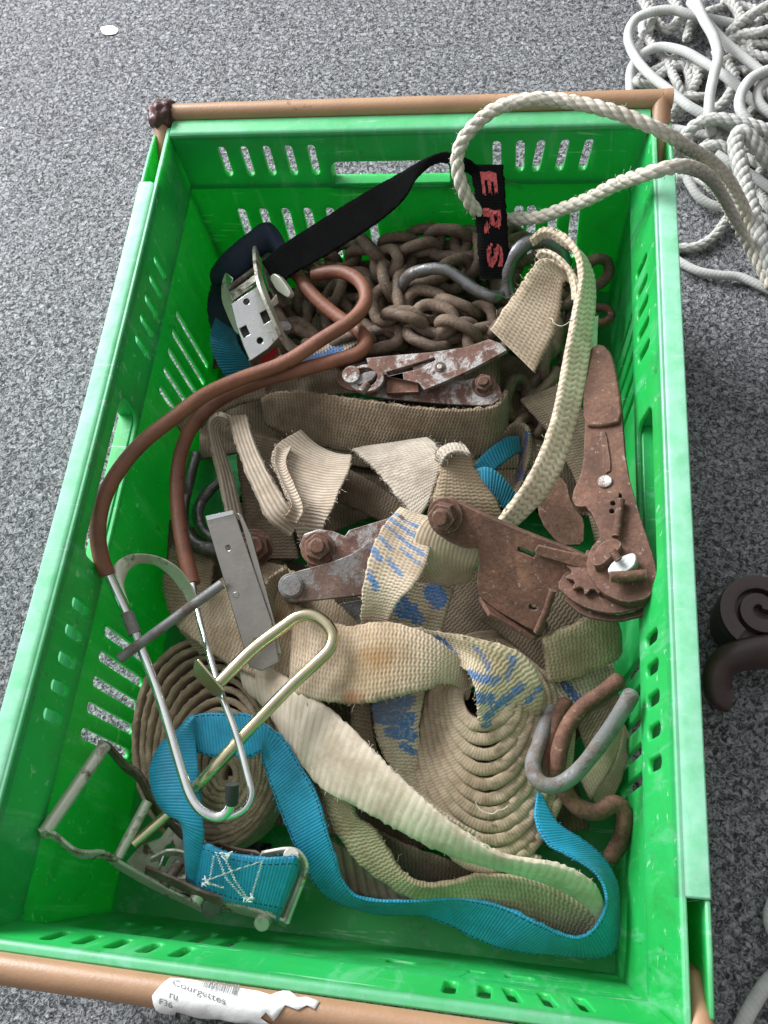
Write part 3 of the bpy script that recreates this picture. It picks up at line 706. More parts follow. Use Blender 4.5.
tube('wire', [(192, 580, .112), (197, 608, .116), (205, 640, .122), (221, 693, .13), (236, 734, .134), (247, 774, .137), (251, 792, .138), (247, 806, .138), (236, 814, .137), (222, 817, .137)], .0023, CHROME, fr, seg=16)
tube('end_cap', [(231.5, 803, .143), (232, 794, .147), (232, 784, .150)], .0042, BLACKP, fr, seg=14)
tube('ferrule', [(127, 613, .149), (135, 634, .146)], .0042, GALV, fr, straight=True)
strap('cross_strip', [(112, 570, .156), (119, 560, .158), (134, 554, .156), (156, 556, .146), (176, 566, .14), (190, 582, .13), (201, 606, .121)], [(130, 606, .149), (124, 584, .15), (133, 566, .146), (152, 564, .135), (168, 574, .13), (181, 590, .122), (194, 613, .115)], ZINC, fr, th=.0008, fuzz=0)
# ------------------------------------------------------------------ channel latch: plate, flange, cross rod
pl = Plane((206, 518, .152), (234, 513, .152), (262, 668, .112))
lt = thing('channel_latch', tuple(pl.at(240, 590)), 'dull steel channel plate with a grey cross rod propped in the middle left', 'latch')
plate('channel_plate', [(205, 517), (234, 511), (272, 622), (279, 662), (262, 671), (249, 667)], pl, .0022, PLATE, lt, holes=[oval(228, 548, 2.3, 2.6), oval(256, 640, 2.3, 2.0)], soft=0)
pb = Plane((235, 513, .15), (247, 529, .147), (274, 626, .122))
plate('flange', [(237, 513), (241, 514), (251, 535), (275, 622), (282, 655), (278, 655), (270, 624), (246, 540)], pl, .003, PLATE, lt, off=-.002, soft=0)
plate('end_lip', [(205, 516), (233, 510), (234, 514), (206, 521)], pl, .004, BRIGHT, lt, off=.0012, soft=0)
stud('rivet', pl.at(236, 595), pl.n, PLATE, lt, .0022, .0006)
tube('cross_rod', [(119, 659, .146), (222, 584, .143)], .0034, GALV, lt, straight=True)
# ------------------------------------------------------------------ yellow zinc keeper
bh = thing('zinc_hook', tuple(U(250, 720, .1)), 'yellow zinc plated bar bent into a long U with a small foot plate', 'hook')
tube('hook_bar', [(134, 844, .100), (166, 816, .100), (185, 799, .104), (205, 778, .122), (245, 734, .130), (289, 688, .13), (318, 661, .134), (330, 648, .135), (332, 634, .135), (324, 622, .136), (311, 615, .137), (297, 617, .138), (284, 626, .139), (252, 650, .142), (219, 683, .145)], .0042, BRASS, bh, seg=8, step=.0025)
pq = Plane((194, 662, .15), (222, 693, .147), (194, 674, .135))
plate('foot_plate', [(194, 661), (197, 660), (223, 691), (220, 697), (213, 696), (192, 674)], pq, .0016, BRASS, bh, soft=0)
# ------------------------------------------------------------------ chrome ratchet, back left
pl = Plane((232, 305, .128), (259, 286, .128), (264, 352, .112))
rt = thing('chrome_ratchet', tuple(pl.at(250, 310, -.03)), 'bright scuffed steel ratchet buckle with red insert in the back left', 'ratchet')
plate('handle_plate', [(231, 304), (259, 285), (266, 299), (273, 318), (280, 336), (268, 349), (250, 361), (243, 345), (236, 325)], pl, .0016, BRIGHT, rt, holes=[oval(246.5, 301.5, 2.9, 3.0), [(239.5, 328.5), (246, 325), (250, 334), (244, 338)], [(260, 313), (267, 309), (271, 320), (264, 324)], oval(260, 340.5, 3.0, 3.2)], soft=0)
plate('slot_shade_plate', [(234, 308), (258, 293), (276, 336), (250, 356)], pl, .0015, m_plain('shade_coloured_steel', (.09, .085, .08), .5, .3), rt, off=-.006, soft=0)  # dark plate added behind the slots, its colour paints their shade
plate('center_tab', [(247, 327), (260, 315), (265, 324), (251, 334)], pl, .0015, WORN, rt, off=-.002, soft=0, holes=[oval(256.5, 325, 3.0, 1.7)])
plate('front_lip', [(249, 361), (280, 336), (283, 343), (290, 356), (263, 375), (253, 372)], Plane((248, 360, .111), (280, 336, .111), (258, 374, .085)), .0016, BRIGHT, rt, soft=0, holes=[[(254, 364), (278, 346), (283, 355), (262, 369)]])
plate('red_insert', [(259, 356), (277, 346), (279, 355), (263, 364)], Plane((262, 360, .098), (276, 350, .098), (264, 368, .092)), .003, REDP, rt, soft=0)
plate('inner_cheek', [(260, 238), (268, 235), (275, 246), (280, 262), (288, 280), (292, 296), (286, 308), (278, 302), (266, 280)], Plane((256, 246, .112), (272, 300, .116), (294, 320, .10)), .002, WORN, rt, soft=1)
plate('side_plate', [(255, 245), (258, 247), (261, 262), (263, 280), (270, 298), (278, 318), (287, 338), (296, 350), (292, 352), (283, 338), (274, 318), (266, 299), (259, 281), (256, 262)], Plane((256, 246, .120), (272, 300, .127), (294, 350, .10)), .003, ZINC, rt, soft=1)
plate('ratchet_gear', [(266, 262), (271, 257), (276, 262), (279, 270), (275, 276), (271, 270)], Plane((266, 262, .122), (276, 262, .122), (275, 276, .118)), .003, ZINC, rt, soft=1)
plate('pawl', [(269, 277), (274, 273), (280, 277), (286, 285), (291, 293), (288, 298), (283, 295), (276, 290)], Plane((268, 276, .124), (290, 292, .124), (276, 298, .118)), .006, ZINC, rt, soft=1)
plate('release_tab', [(271, 302), (277, 294), (279, 303), (272, 308)], Plane((271, 302, .13), (277, 294, .13), (272, 308, .127)), .002, m_plain('pinkish_worn_tab', (.55, .45, .40), .4, .3), rt, soft=0)
plate('side_plate', [(221, 284), (225, 272), (229, 274), (233, 284), (232, 296), (236, 315), (241, 332), (236, 334), (228, 318), (221, 300)], Plane((222, 284, .105), (229, 274, .108), (238, 332, .108)), .002, ZINC, rt, soft=1)
tube('cross_bar', [(228, 289, .113), (257, 268, .119)], .0024, WORN, rt, straight=True)
plate('cross_plate', [(229, 293), (257, 273), (260, 281), (232, 301)], Plane((229, 293, .112), (257, 273, .118), (232, 301, .112)), .0016, ZINC, rt, soft=0, holes=[[(243, 290), (256, 281), (257, 283), (245, 292)]])
stud('rivet', U(284, 330, .112), Vector((.4, .2, 1)), GALV, rt, .0055, .005)
plate('spring_tab', [(225, 272), (233, 278), (230, 290), (226, 284)], Plane((225, 272, .118), (233, 278, .118), (230, 290, .112)), .0015, BRIGHT, rt, soft=0)
# ------------------------------------------------------------------ rusty ratchet A (behind the brown band)
pl = Plane((368, 357, .122), (490, 340, .128), (424, 389, .118))
ra = thing('rusty_ratchet', tuple(pl.at(430, 380, -.03)), 'half-rusted grey ratchet lying along the brown woven band below the chain', 'ratchet', 'rusty ratchet buckles')
plate('base_plate', [(362, 380), (386, 372), (420, 378), (462, 381), (484, 375), (499, 384), (503, 397), (490, 406), (445, 404), (390, 399), (362, 395)], pl, .002, RUSTY, ra, off=-.011, soft=1)
plate('handle_plate', [(366, 358), (395, 355), (432, 352), (466, 347), (489, 339), (500, 343), (507, 350), (476, 367), (446, 381), (424, 390), (419, 383), (386, 376), (370, 372)], pl, .006, RUSTY, ra, holes=[[(386, 372), (420, 362), (434, 357), (436, 360), (423, 366), (418, 369), (388, 376)]], soft=0)
plate('spring_bar', [(412, 367), (424, 363), (430, 360), (431, 363), (424, 369), (414, 371)], pl, .002, WORN, ra, off=-.002, soft=0)
stud('rivet', pl.at(440, 367), pl.n, WORN, ra, .0042, .0012); stud('rivet', pl.at(440, 367, .0012), pl.n, RUSTY, ra, .0022, .0012)
plate('pawl_block', [(386, 379), (418, 380), (419, 392), (386, 393)], pl, .007, RUST, ra, off=-.004, soft=0)
plate('gear_cheek', oval(362, 377, 25, 14, 26, -.1), pl, .003, RUST, ra, off=-.003, soft=0)
plate('gear_cheek', oval(366, 378, 18, 14, 22, -.1), pl, .0045, RUSTY, ra, off=.004, soft=0, holes=[oval(365, 377, 12, 9.5, 20)])
plate('half_shaft', [(353, 381), (362, 373), (374, 370), (377, 374), (371, 381), (358, 385)], pl, .012, GALV, ra, off=.005, soft=1)
tube('shaft_pin', [(361, 392, .128), (368, 384, .129)], .0032, WORN, ra, straight=True)
stud('drum_end', pl.at(352, 376, .003), pl.n, RUSTY, ra, .007, .004)
bolt('bolt', pl.at(484, 386, -.012), pl.n, RUST, ra, .0072, .009)
# ------------------------------------------------------------------ big rusty ratchet B
pl = Plane((431, 508, .150), (580, 553, .156), (535, 632, .120))
pc = Plane((445, 512, .152), (600, 575, .15), (645, 600, .146))
rb = thing('rusty_ratchet', tuple(U(560, 560, .1)), 'largest ratchet, rusted all over reddish brown, opened in an L against the right wall', 'ratchet', 'rusty ratchet buckles')
plate('frame_web', [(428, 522), (431, 506), (441, 499), (458, 502), (482, 514), (526, 533), (580, 553), (600, 566), (588, 592), (556, 586), (541, 630), (534, 632), (492, 608), (476, 592), (480, 548), (466, 549), (450, 543), (434, 532)], pl, .007, RUST, rb, holes=[[(518, 547), (535, 553), (534, 558), (517, 551)], oval(533, 607, 4.5, 3.2, 12, .3)], soft=1)
plate('frame_flange', [(480, 596), (492, 606), (534, 630), (550, 588), (556, 588), (543, 634), (534, 638), (490, 613)], Plane((480, 596, .12), (534, 632, .112), (545, 620, .09)), .003, RUST, rb, soft=0)
plate('latch_bar', [(535, 549), (538, 545), (585, 556), (592, 563), (585, 569), (572, 566), (536, 555)], pl, .003, RUST, rb, off=.004, soft=0)
pd = Plane((585, 440, .152), (625, 466, .160), (620, 595, .166))
plate('handle_plate', [(592, 346), (602, 345), (611, 354), (617, 378), (621, 402), (626, 466), (641, 519), (656, 563), (657, 583), (648, 599), (624, 603), (600, 592), (585, 568), (590, 548), (602, 536), (588, 506), (576, 507), (571, 496), (583, 468), (585, 420), (585, 368)], pd, .008, RUST, rb, holes=[[(619, 492), (622, 494), (619, 538), (615, 537)], oval(613, 503, 2.6, 2.4), oval(612, 511, 2.6, 2.4)], soft=1)
plate('handle_grip', [(590, 347), (602, 343), (612, 353), (618, 378), (623, 421), (602, 426), (583, 425), (583, 370)], pd, .011, RUST, rb, off=.003, soft=1, bevel=.0035)
plate('pressed_rib', [(600, 432), (606, 430), (612, 470), (604, 474)], pd, .002, RUST, rb, off=.0012, soft=1)
plate('far_cheek', [(560, 596), (585, 600), (612, 616), (640, 610), (655, 596), (648, 614), (616, 622), (582, 616)], pd, .003, RUST, rb, off=-.016, soft=1)
plate('gear_cheek', [(556, 586), (566, 570), (592, 560), (625, 570), (657, 582), (657, 594), (642, 608), (614, 614), (588, 609), (570, 599)], pd, .003, RUST, rb, off=-.009, soft=1)
gear = []
gc = (590, 572)
for k in range(11):
    a = 2*math.pi*k/11; a2 = a+.22
    for (aa, r) in ((a-.16, 19), (a, 25), (a+.10, 25), (a+.2, 19)): gear.append((gc[0]+math.cos(aa)*r, gc[1]+math.sin(aa)*r*.9))
plate('gear', gear, pd, .004, RUST, rb, off=-.004, soft=0)
plate('half_shaft', [(593, 566), (593, 555), (598, 545), (609, 538), (620, 540), (622, 546), (612, 556), (602, 565)], pd, .012, RUST, rb, off=.009, soft=1)
plate('half_shaft', [(607, 570), (612, 562), (622, 556), (633, 552), (637, 557), (634, 566), (624, 573), (611, 575)], pd, .012, m_plain('pale_grey_cast_end', (.52, .53, .53), .4, .3, .15, 90, .0003, 500), rb, off=.0095, soft=1)
tube('shaft_pin', [(612, 551, .178), (619, 560, .178)], .0024, RUST, rb, straight=True)
tube('shaft_pin', [(610, 577, .174), (646, 575, .174)], .0034, RUST, rb, straight=True)
tube('folded_edge', [(553, 590, .146), (546, 612, .136), (537, 632, .124)], .0024, RUST, rb, straight=True)
tube('spring_rod', [(621, 500, .165), (616, 537, .167)], .0026, RUST, rb, straight=True)
stud('rivet', pd.at(605, 482), pd.n, RUSTY, rb, .0048, .0014)
bolt('bolt', pl.at(446, 515, .0), pl.n, RUST, rb, .0098, .011)
plate('far_handle_plate', [(548, 470), (566, 480), (572, 505), (585, 520), (584, 545), (560, 545), (540, 520), (536, 490)], Plane((548, 470, .09), (585, 520, .09), (560, 545, .095)), .002, RUST, rb)
# ------------------------------------------------------------------ rusty ratchet C
pl = Plane((291, 587, .135), (370, 545, .135), (364, 595, .128))
rc = thing('rusty_ratchet', tuple(pl.at(330, 575, -.03)), 'grey and rust ratchet arm with silver pin end left of the blue-printed strap', 'ratchet', 'rusty ratchet buckles')
plate('arm_plate', [(279, 589), (281, 578), (290, 573), (345, 558), (374, 539), (392, 552), (384, 590), (364, 595), (298, 602), (284, 600)], pl, .005, WORN, rc, soft=1)
plate('frame_plate', [(299, 546), (304, 534), (318, 529), (333, 531), (345, 536), (349, 530), (402, 514), (410, 540), (360, 556), (345, 562), (310, 568)], pl, .006, RUSTY, rc, off=-.008, soft=0)
bolt('bolt', pl.at(318, 549, -.008), pl.n, RUST, rc, .0095, .009)
stud('pin_end', pl.at(291, 586), pl.n, GALV, rc, .0085, .002); stud('pin_end', pl.at(291, 586, .002), pl.n, GALV, rc, .0072, .0014)
q = pl.at(291, 588, -.003); bm = bmesh.new(); add_cyl(bm, q, -pl.n, .0078, .03, 20); link('pin_drum', bm, WORN, rc)
plate('cheek_plate', [(330, 605), (380, 596), (392, 618), (350, 640), (318, 636)], pl, .002, DARKST, rc, off=-.035)
# ------------------------------------------------------------------ zinc ratchet D, front left
rd = thing('zinc_ratchet', tuple(U(190, 880, .04)), 'dull zinc ratchet buckle opened out in the front left corner, holding the blue strap', 'ratchet')
tube('grip_bar', [(105, 745, .128), (45, 832, .150)], .0043, ZINC, rd, straight=True)
strap('side_arm', [(38, 829, .157), (52, 831, .150), (74, 848, .138), (88, 851, .13), (103, 851, .12), (120, 861, .108), (150, 878, .09), (178, 893, .082), (206, 906, .076)], [(42, 838, .150), (54, 839, .142), (76, 856, .128), (90, 858, .12), (104, 858, .11), (118, 868, .098), (147, 885, .076), (176, 899, .068), (204, 912, .062)], ZINC, rd, th=.0022, fuzz=0)
strap('side_arm', [(98, 741, .132), (109, 744, .126), (126, 762, .114), (140, 772, .11), (150, 788, .104), (160, 806, .098), (182, 832, .09), (212, 848, .085)], [(99, 748, .124), (108, 752, .116), (124, 770, .10), (137, 780, .096), (146, 796, .09), (155, 814, .084), (178, 841, .076), (208, 858, .07)], WORN, rd, th=.0022, fuzz=0)
tube('tie_bar', [(148, 801, .104), (118, 857, .104)], .0034, ZINC, rd, straight=True)
pw = Plane((135, 850, .085), (185, 870, .075), (185, 830, .085))
plate('pawl_plate', [(126, 862), (140, 846), (160, 838), (172, 822), (186, 826), (190, 842), (186, 872), (205, 896), (196, 906), (160, 890)], pw, .0018, ZINC, rd, holes=[[(158, 862), (166, 846), (172, 843), (174, 848), (164, 868)]], soft=0)
tube('spring_rod', [(157, 874, .092), (166, 849, .094)], .0012, BRIGHT, rd, straight=True)
plate('gear_cheek', oval(196, 893, 26, 11, 22, .45), Plane((170, 882, .085), (220, 905, .075), (196, 880, .09)), .003, WORN, rd, soft=0)
plate('gear', [(190, 884), (196, 880), (200, 885), (207, 883), (208, 889), (215, 890), (213, 896), (219, 900), (213, 905), (203, 903), (195, 899), (188, 893)], Plane((170, 882, .09), (220, 905, .08), (196, 880, .095)), .004, ZINC, rd, soft=0)
plate('gear', [(168, 880), (174, 874), (178, 879), (185, 878), (187, 884), (193, 887), (190, 893), (182, 893), (174, 890), (168, 886)], Plane((160, 874, .092), (205, 897, .084), (180, 874, .096)), .004, ZINC, rd, soft=0)
strap('pawl_arm', [(146, 866, .106), (175, 878, .104), (200, 890, .10), (224, 897, .096)], [(145, 873, .096), (174, 886, .094), (199, 898, .09), (223, 905, .086)], WORN, rd, th=.002, fuzz=0)
plate('pawl_lever', [(196, 843), (204, 840), (214, 858), (213, 884), (204, 886), (203, 862)], Plane((196, 846, .094), (214, 860, .094), (212, 884, .09)), .002, ZINC, rd, soft=0)
tube('axle', [(180, 862, .092), (164, 886, .094)], .0036, WORN, rd, straight=True)
tube('axle', [(214, 872, .092), (196, 900, .09)], .0046, ZINC, rd, straight=True)
strap('rim_edge', [(150, 858, .10), (168, 850, .10), (186, 852, .098), (200, 862, .096)], [(151, 862, .09), (169, 855, .09), (185, 857, .088), (198, 867, .086)], ZINC, rd, th=.0018, fuzz=0)
plate('lock_plate', [(186, 846), (196, 850), (204, 862), (203, 886), (194, 884), (190, 866)], Plane((186, 846, .088), (203, 862, .088), (203, 886, .082)), .0018, ZINC, rd, soft=0)
plate('pawl_block', [(203, 905), (211, 897), (224, 901), (222, 914), (207, 920), (202, 914)], Plane((203, 905, .09), (224, 901, .085), (207, 920, .078)), .008, GALV, rd, soft=0, bevel=.0012)
strap('side_arm', [(206, 900, .082), (230, 903, .08), (252, 908, .078), (272, 915, .076), (286, 921, .074)], [(206, 909, .07), (230, 911, .067), (252, 916, .064), (272, 923, .06), (287, 927, .06)], ZINC, rd, th=.0022, fuzz=0)
strap('end_yoke', [(262, 852, .104), (285, 848, .105), (298, 850, .104), (307, 862, .10), (306, 876, .096), (297, 900, .086), (288, 924, .078)], [(258, 860, .096), (281, 858, .093), (292, 862, .09), (298, 868, .088), (296, 880, .084), (287, 902, .074), (280, 919, .066)], ZINC, rd, th=.0022, fuzz=0)
stud('bolt_head', U(292, 857, .1), Vector((.1, .1, 1)), ZINC, rd, .0056, .006, .005)
stud('bolt_head', U(264, 920, .072), Vector((0, -.5, 1)), ZINC, rd, .0056, .006, .005)
tube('strap_pin', [(290, 860, .095), (270, 914, .07)], .0045, ZINC, rd, straight=True)
plate('pawl_plate', [(212, 842), (240, 850), (258, 852), (262, 862), (236, 860), (214, 854)], Plane((212, 842, .09), (258, 852, .1), (236, 862, .085)), .0018, WORN, rd)
# ------------------------------------------------------------------ hooks on the right
h1 = tag(hook('strap_hook', [(634, 690, .158), (620, 714, .148), (597, 748, .13), (577, 772, .116), (560, 784, .114), (545, 785, .114), (535, 776, .112), (533, 762, .108), (539, 744, .10), (546, 722, .092), (552, 706, .085)], .0050, GALV), 'grey galvanised J-shaped hook leaning at the right wall', 'hook', hk)
h2 = tag(hook('strap_hook', [(622, 678, .13), (604, 692, .118), (583, 707, .108), (568, 726, .108), (560, 748, .104), (557, 768, .10), (551, 778, .094), (545, 768, .094), (548, 746, .094), (556, 720, .09), (568, 700, .085)], .0053, RUST), 'rusty red-brown U hook inside the galvanised hook bend', 'hook', hk)
h3 = tag(hook('strap_hook', [(562, 782, .088), (568, 796, .085), (580, 808, .084), (598, 812, .084), (612, 804, .084), (622, 808, .082), (625, 822, .078), (620, 842, .07), (609, 860, .062)], .0056, RUST), 'brown rusty hook curling down beside the blue strap at the right wall', 'hook', hk)
h4 = tag(hook('strap_hook', [(196, 452, .085), (189, 480, .09), (183, 508, .092), (184, 528, .094), (194, 543, .094), (212, 549, .092), (236, 552, .09)], .0048, DARKST), 'dark steel hook bend under the brown sleeves at the left wall', 'hook', hk)
h5 = tag(hook('strap_hook', [(224, 478, .07), (208, 492, .075), (198, 510, .078), (202, 530, .08), (216, 540, .08)], .0044, DARKST), 'smaller dark hook nested in the hook bend at the left wall', 'hook', hk)
nb = thing('rusty_bolt', tuple(U(255, 546, .09)), 'brown rusty bolt end poking out behind the steel channel plate', 'bolt')
bolt('bolt_head', U(254, 548, .105), Vector((.3, -.3, 1)), RUST, nb, .011, .014)
tube('shank', [(254, 548, .106), (262, 560, .085)], .007, RUST, nb, straight=True)
# ------------------------------------------------------------------ webbing
BEIGE, BEIGE2 = (.50, .435, .325), (.36, .30, .215)
def U2(L): return L
W_RUST = m_web('beige_webbing_rust_stained', (.53, .44, .325), (.41, .335, .235), groove=(.20, .15, .10), stain=[(-.002, .066, .007, .016, (.25, .085, .03), 1.0), (.018, .052, .006, .010, (.25, .08, .03), 1.0), (.0, .064, .022, .03, (.34, .22, .10), .7), (-.015, .03, .008, .012, (.30, .22, .13), .7)], seed=1)
W_FINE = m_web('beige_fine_webbing', (.43, .345, .24), (.31, .245, .165), groove=(.13, .095, .06), seed=2)
W_LONG = m_web('pale_grey_beige_webbing', (.60, .535, .435), (.48, .42, .33), groove=(.40, .34, .26), rows=.0052, zig=.03, amp=.12, depth=.00016, grime=.45, seed=3)
W_GREEN = m_web('greenish_mouldy_webbing', (.42, .355, .24), (.30, .255, .155), groove=(.15, .125, .07), seed=4)
W_COIL = m_web('dusty_coil_webbing', (.45, .37, .265), (.31, .25, .17), groove=(.23, .18, .12), rows=.0021, depth=.00012, seed=5)
W_BROWN = m_web('dirty_brown_webbing', (.31, .245, .17), (.19, .145, .10), groove=(.06, .044, .03), seed=6)
W_DARK = m_web('shade_coloured_webbing', (.21, .165, .115), (.13, .10, .068), groove=(.06, .045, .03), seed=7)  # darker copy of the beige webbing, with shade put into its colour
W_CORD = m_web('fine_corded_webbing', (.55, .48, .385), (.41, .35, .27), groove=(.17, .135, .095), rows=.0030, style='rib', depth=.0006, grime=.35, seed=8)
W_CORDL = m_web('lengthwise_corded_webbing', (.55, .48, .385), (.41, .35, .27), groove=(.17, .135, .095), rows=.0031, style='cord', depth=.0006, grime=.4, seed=9)
W_GREY = m_web('greyish_webbing', (.47, .43, .36), (.35, .315, .255), groove=(.17, .15, .12), seed=10)
W_WHITE = m_web('off_white_webbing', (.66, .59, .46), (.54, .47, .35), groove=(.22, .18, .12), rows=.0046, zig=.0075, amp=.9, depth=.0004, grime=.4, seed=11)
W_FOLD = m_web('beige_folded_end_webbing', (.50, .43, .32), (.42, .35, .25), groove=(.17, .13, .085), seed=12)
BLUE = m_web('blue_polyester_webbing', (.020, .33, .53), (.010, .25, .43), groove=(.006, .15, .26), rows=.0020, style='rib', depth=.00022, grime=.35, stitch=(.0118, .0036, (.005, .02, .05)), rough=.44, spec=.4, seed=13)
NAVY = m_plain('navy_folded_fabric', (.012, .02, .045), .75, 0, .3, 60, .0005, 700)
TEAL = m_web('teal_webbing', (.012, .20, .30), (.008, .15, .23), groove=(.003, .05, .08), rows=.0024, style='rib', depth=.0006, seed=14)
BLACKW = m_web('black_webbing', (.008, .008, .008), (.005, .005, .0055), groove=(.002, .002, .002), rows=.0022, depth=.0003, seed=15, grime=.2, sheen=0.0, rough=.95, spec=.08)
def S_(name, label, A, B, mat, **k):
    grp = k.pop('group', None); cat = k.pop('cat', 'strap')
    if name in ('webbing_strap', 'frayed_strap', 'white_strap', 'long_strap', 'printed_strap', 'stained_strap', 'webbing_band', 'corded_strap') and mat is not W_DARK: k.setdefault('fray', 160 if name == 'frayed_strap' else 70)
    return tag(strap(name, A, B, mat, **k), label, cat, grp)
SG = 'old beige webbing straps in the crate'
# ---- buried filler straps, added dark so the gaps between things look shaded
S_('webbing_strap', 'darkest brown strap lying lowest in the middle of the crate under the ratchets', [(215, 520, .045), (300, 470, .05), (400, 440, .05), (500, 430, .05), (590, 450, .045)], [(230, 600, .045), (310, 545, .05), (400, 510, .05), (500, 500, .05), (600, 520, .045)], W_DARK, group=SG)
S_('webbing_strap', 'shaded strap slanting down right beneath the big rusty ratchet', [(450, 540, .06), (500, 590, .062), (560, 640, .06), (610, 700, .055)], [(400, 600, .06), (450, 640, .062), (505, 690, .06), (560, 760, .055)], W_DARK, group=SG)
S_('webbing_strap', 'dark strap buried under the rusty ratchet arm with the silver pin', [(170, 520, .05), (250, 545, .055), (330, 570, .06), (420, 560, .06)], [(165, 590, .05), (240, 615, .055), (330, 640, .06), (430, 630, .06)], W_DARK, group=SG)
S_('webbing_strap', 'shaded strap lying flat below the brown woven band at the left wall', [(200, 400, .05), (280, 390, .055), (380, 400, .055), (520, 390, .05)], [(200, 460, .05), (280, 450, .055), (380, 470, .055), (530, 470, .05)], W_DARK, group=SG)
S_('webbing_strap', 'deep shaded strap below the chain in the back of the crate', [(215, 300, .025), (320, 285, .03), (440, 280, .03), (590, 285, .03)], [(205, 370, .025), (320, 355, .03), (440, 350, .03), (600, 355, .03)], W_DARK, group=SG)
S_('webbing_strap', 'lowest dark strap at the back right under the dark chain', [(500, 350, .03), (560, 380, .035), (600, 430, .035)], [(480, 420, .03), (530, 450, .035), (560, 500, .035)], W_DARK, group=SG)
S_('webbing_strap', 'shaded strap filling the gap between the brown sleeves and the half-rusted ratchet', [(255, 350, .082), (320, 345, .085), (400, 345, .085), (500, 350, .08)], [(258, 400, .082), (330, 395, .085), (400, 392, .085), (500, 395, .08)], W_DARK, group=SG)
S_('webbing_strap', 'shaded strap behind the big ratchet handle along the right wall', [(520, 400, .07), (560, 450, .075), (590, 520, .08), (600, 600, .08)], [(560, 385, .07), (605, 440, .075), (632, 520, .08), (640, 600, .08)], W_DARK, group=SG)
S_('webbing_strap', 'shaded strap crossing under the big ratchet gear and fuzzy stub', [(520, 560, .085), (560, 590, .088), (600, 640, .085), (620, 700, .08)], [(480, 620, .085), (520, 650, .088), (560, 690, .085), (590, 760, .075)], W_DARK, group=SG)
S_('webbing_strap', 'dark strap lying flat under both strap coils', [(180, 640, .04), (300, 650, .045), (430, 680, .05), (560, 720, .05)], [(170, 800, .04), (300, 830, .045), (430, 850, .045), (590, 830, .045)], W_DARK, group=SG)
# ---- brown band round ratchet A
S_('webbing_band', 'wide dirty brown woven band standing on edge along the half-rusted back ratchet', [(262, 398, .10), (276, 392, .108), (315, 393, .112), (380, 402, .115), (440, 409, .116), (484, 408, .114), (500, 402, .11), (506, 390, .106)], [(266, 424, .085), (280, 432, .085), (318, 445, .082), (360, 453, .08), (420, 459, .08), (474, 459, .08), (497, 448, .08), (506, 425, .084)], W_BROWN, th=.004, fuzz=.0006, fray=160)
S_('webbing_strap', 'frayed beige and blue strap end tucked between the two brown sleeves', [(292, 366, .10), (318, 350, .105), (345, 334, .108), (362, 328, .11)], [(296, 380, .098), (322, 368, .104), (350, 350, .108), (367, 338, .11)], m_web('beige_blue_printed_end', (.46, .42, .34), (.36, .32, .25), marks=[(-.004, .01, .002, .03, .004), (.0, .034, .003, .042, .003)], mark_col=(.035, .165, .43), seed=16), th=.003)
S_('webbing_strap', 'brown dirty strap edge peeking out under the sleeves at the left wall', [(170, 415, .09), (200, 395, .095), (235, 378, .095), (262, 372, .095)], [(186, 440, .08), (214, 418, .085), (240, 405, .085), (268, 398, .085)], W_BROWN, th=.005)
# ---- corded folded strap on the left
S_('corded_strap', 'corded strap standing on edge left of the ribbed fold, fluffy at its top', [(230, 417, .126), (217, 414, .125), (208, 424, .12), (211, 446, .112), (218, 474, .106), (226, 512, .10)], [(228, 426, .118), (222, 424, .115), (219, 434, .11), (225, 455, .102), (234, 484, .096), (243, 520, .092)], W_CORDL, th=.005, fuzz=.0006)
S_('corded_strap', 'narrow strap with lengthwise cords running down to the point of the ribbed fold', [(228, 418, .128), (233, 436, .13), (241, 460, .131), (254, 492, .131), (268, 520, .13), (290, 536, .12)], [(247, 416, .126), (254, 440, .13), (262, 459, .132), (275, 483, .133), (288, 504, .133), (300, 520, .124)], W_CORDL, th=.004, fuzz=.0005)
S_('corded_strap', 'wide fan-shaped fold of finely ribbed pale strap left of the middle', [(300, 430, .105), (278, 444, .118), (271, 460, .122), (278, 478, .126), (286, 498, .13), (293, 522, .125), (301, 545, .116), (310, 575, .10), (316, 605, .085)], [(352, 456, .105), (350, 468, .114), (345, 480, .12), (339, 492, .124), (333, 508, .126), (324, 526, .12), (322, 548, .112), (328, 572, .098), (336, 600, .084)], W_CORD, th=.003, cup=.007)
S_('corded_strap', 'rolled pale ridge along the left edge of the ribbed fan fold', [(276, 446, .122), (274, 462, .128), (281, 482, .133), (291, 504, .137), (284, 518, .136)], [(292, 446, .118), (286, 462, .126), (293, 482, .131), (303, 508, .134), (297, 523, .132)], W_CORD, th=.003, cup=.004)
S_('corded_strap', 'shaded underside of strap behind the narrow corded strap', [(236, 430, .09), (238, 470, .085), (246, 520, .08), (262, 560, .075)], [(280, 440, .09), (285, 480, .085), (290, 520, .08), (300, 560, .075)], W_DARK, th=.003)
# ---- frayed centre strap
S_('frayed_strap', 'grey-white frayed strap folded to a point left of the large bolt', [(352, 450, .098), (362, 458, .104), (380, 476, .11), (400, 500, .115), (417, 520, .115)], [(428, 438, .104), (437, 446, .112), (443, 458, .118), (438, 480, .12), (428, 504, .118)], W_GREY, th=.003, fuzz=.0007, group=SG)
S_('frayed_strap', 'frayed brownish strap flap folding up behind the large bolt', [(436, 449, .13), (440, 462, .126), (437, 480, .124), (431, 500, .12), (428, 520, .11)], [(470, 452, .13), (474, 466, .12), (484, 484, .115), (497, 502, .11), (506, 524, .10)], W_FINE, th=.003, fuzz=.0008, group=SG)
S_('frayed_strap', 'frayed strap rim curled over the top of the brownish flap', [(436, 458, .124), (440, 450, .132), (452, 444, .134), (464, 446, .133)], [(444, 466, .126), (447, 458, .134), (456, 453, .136), (470, 455, .135)], W_GREY, th=.004, fuzz=.0009, group=SG)
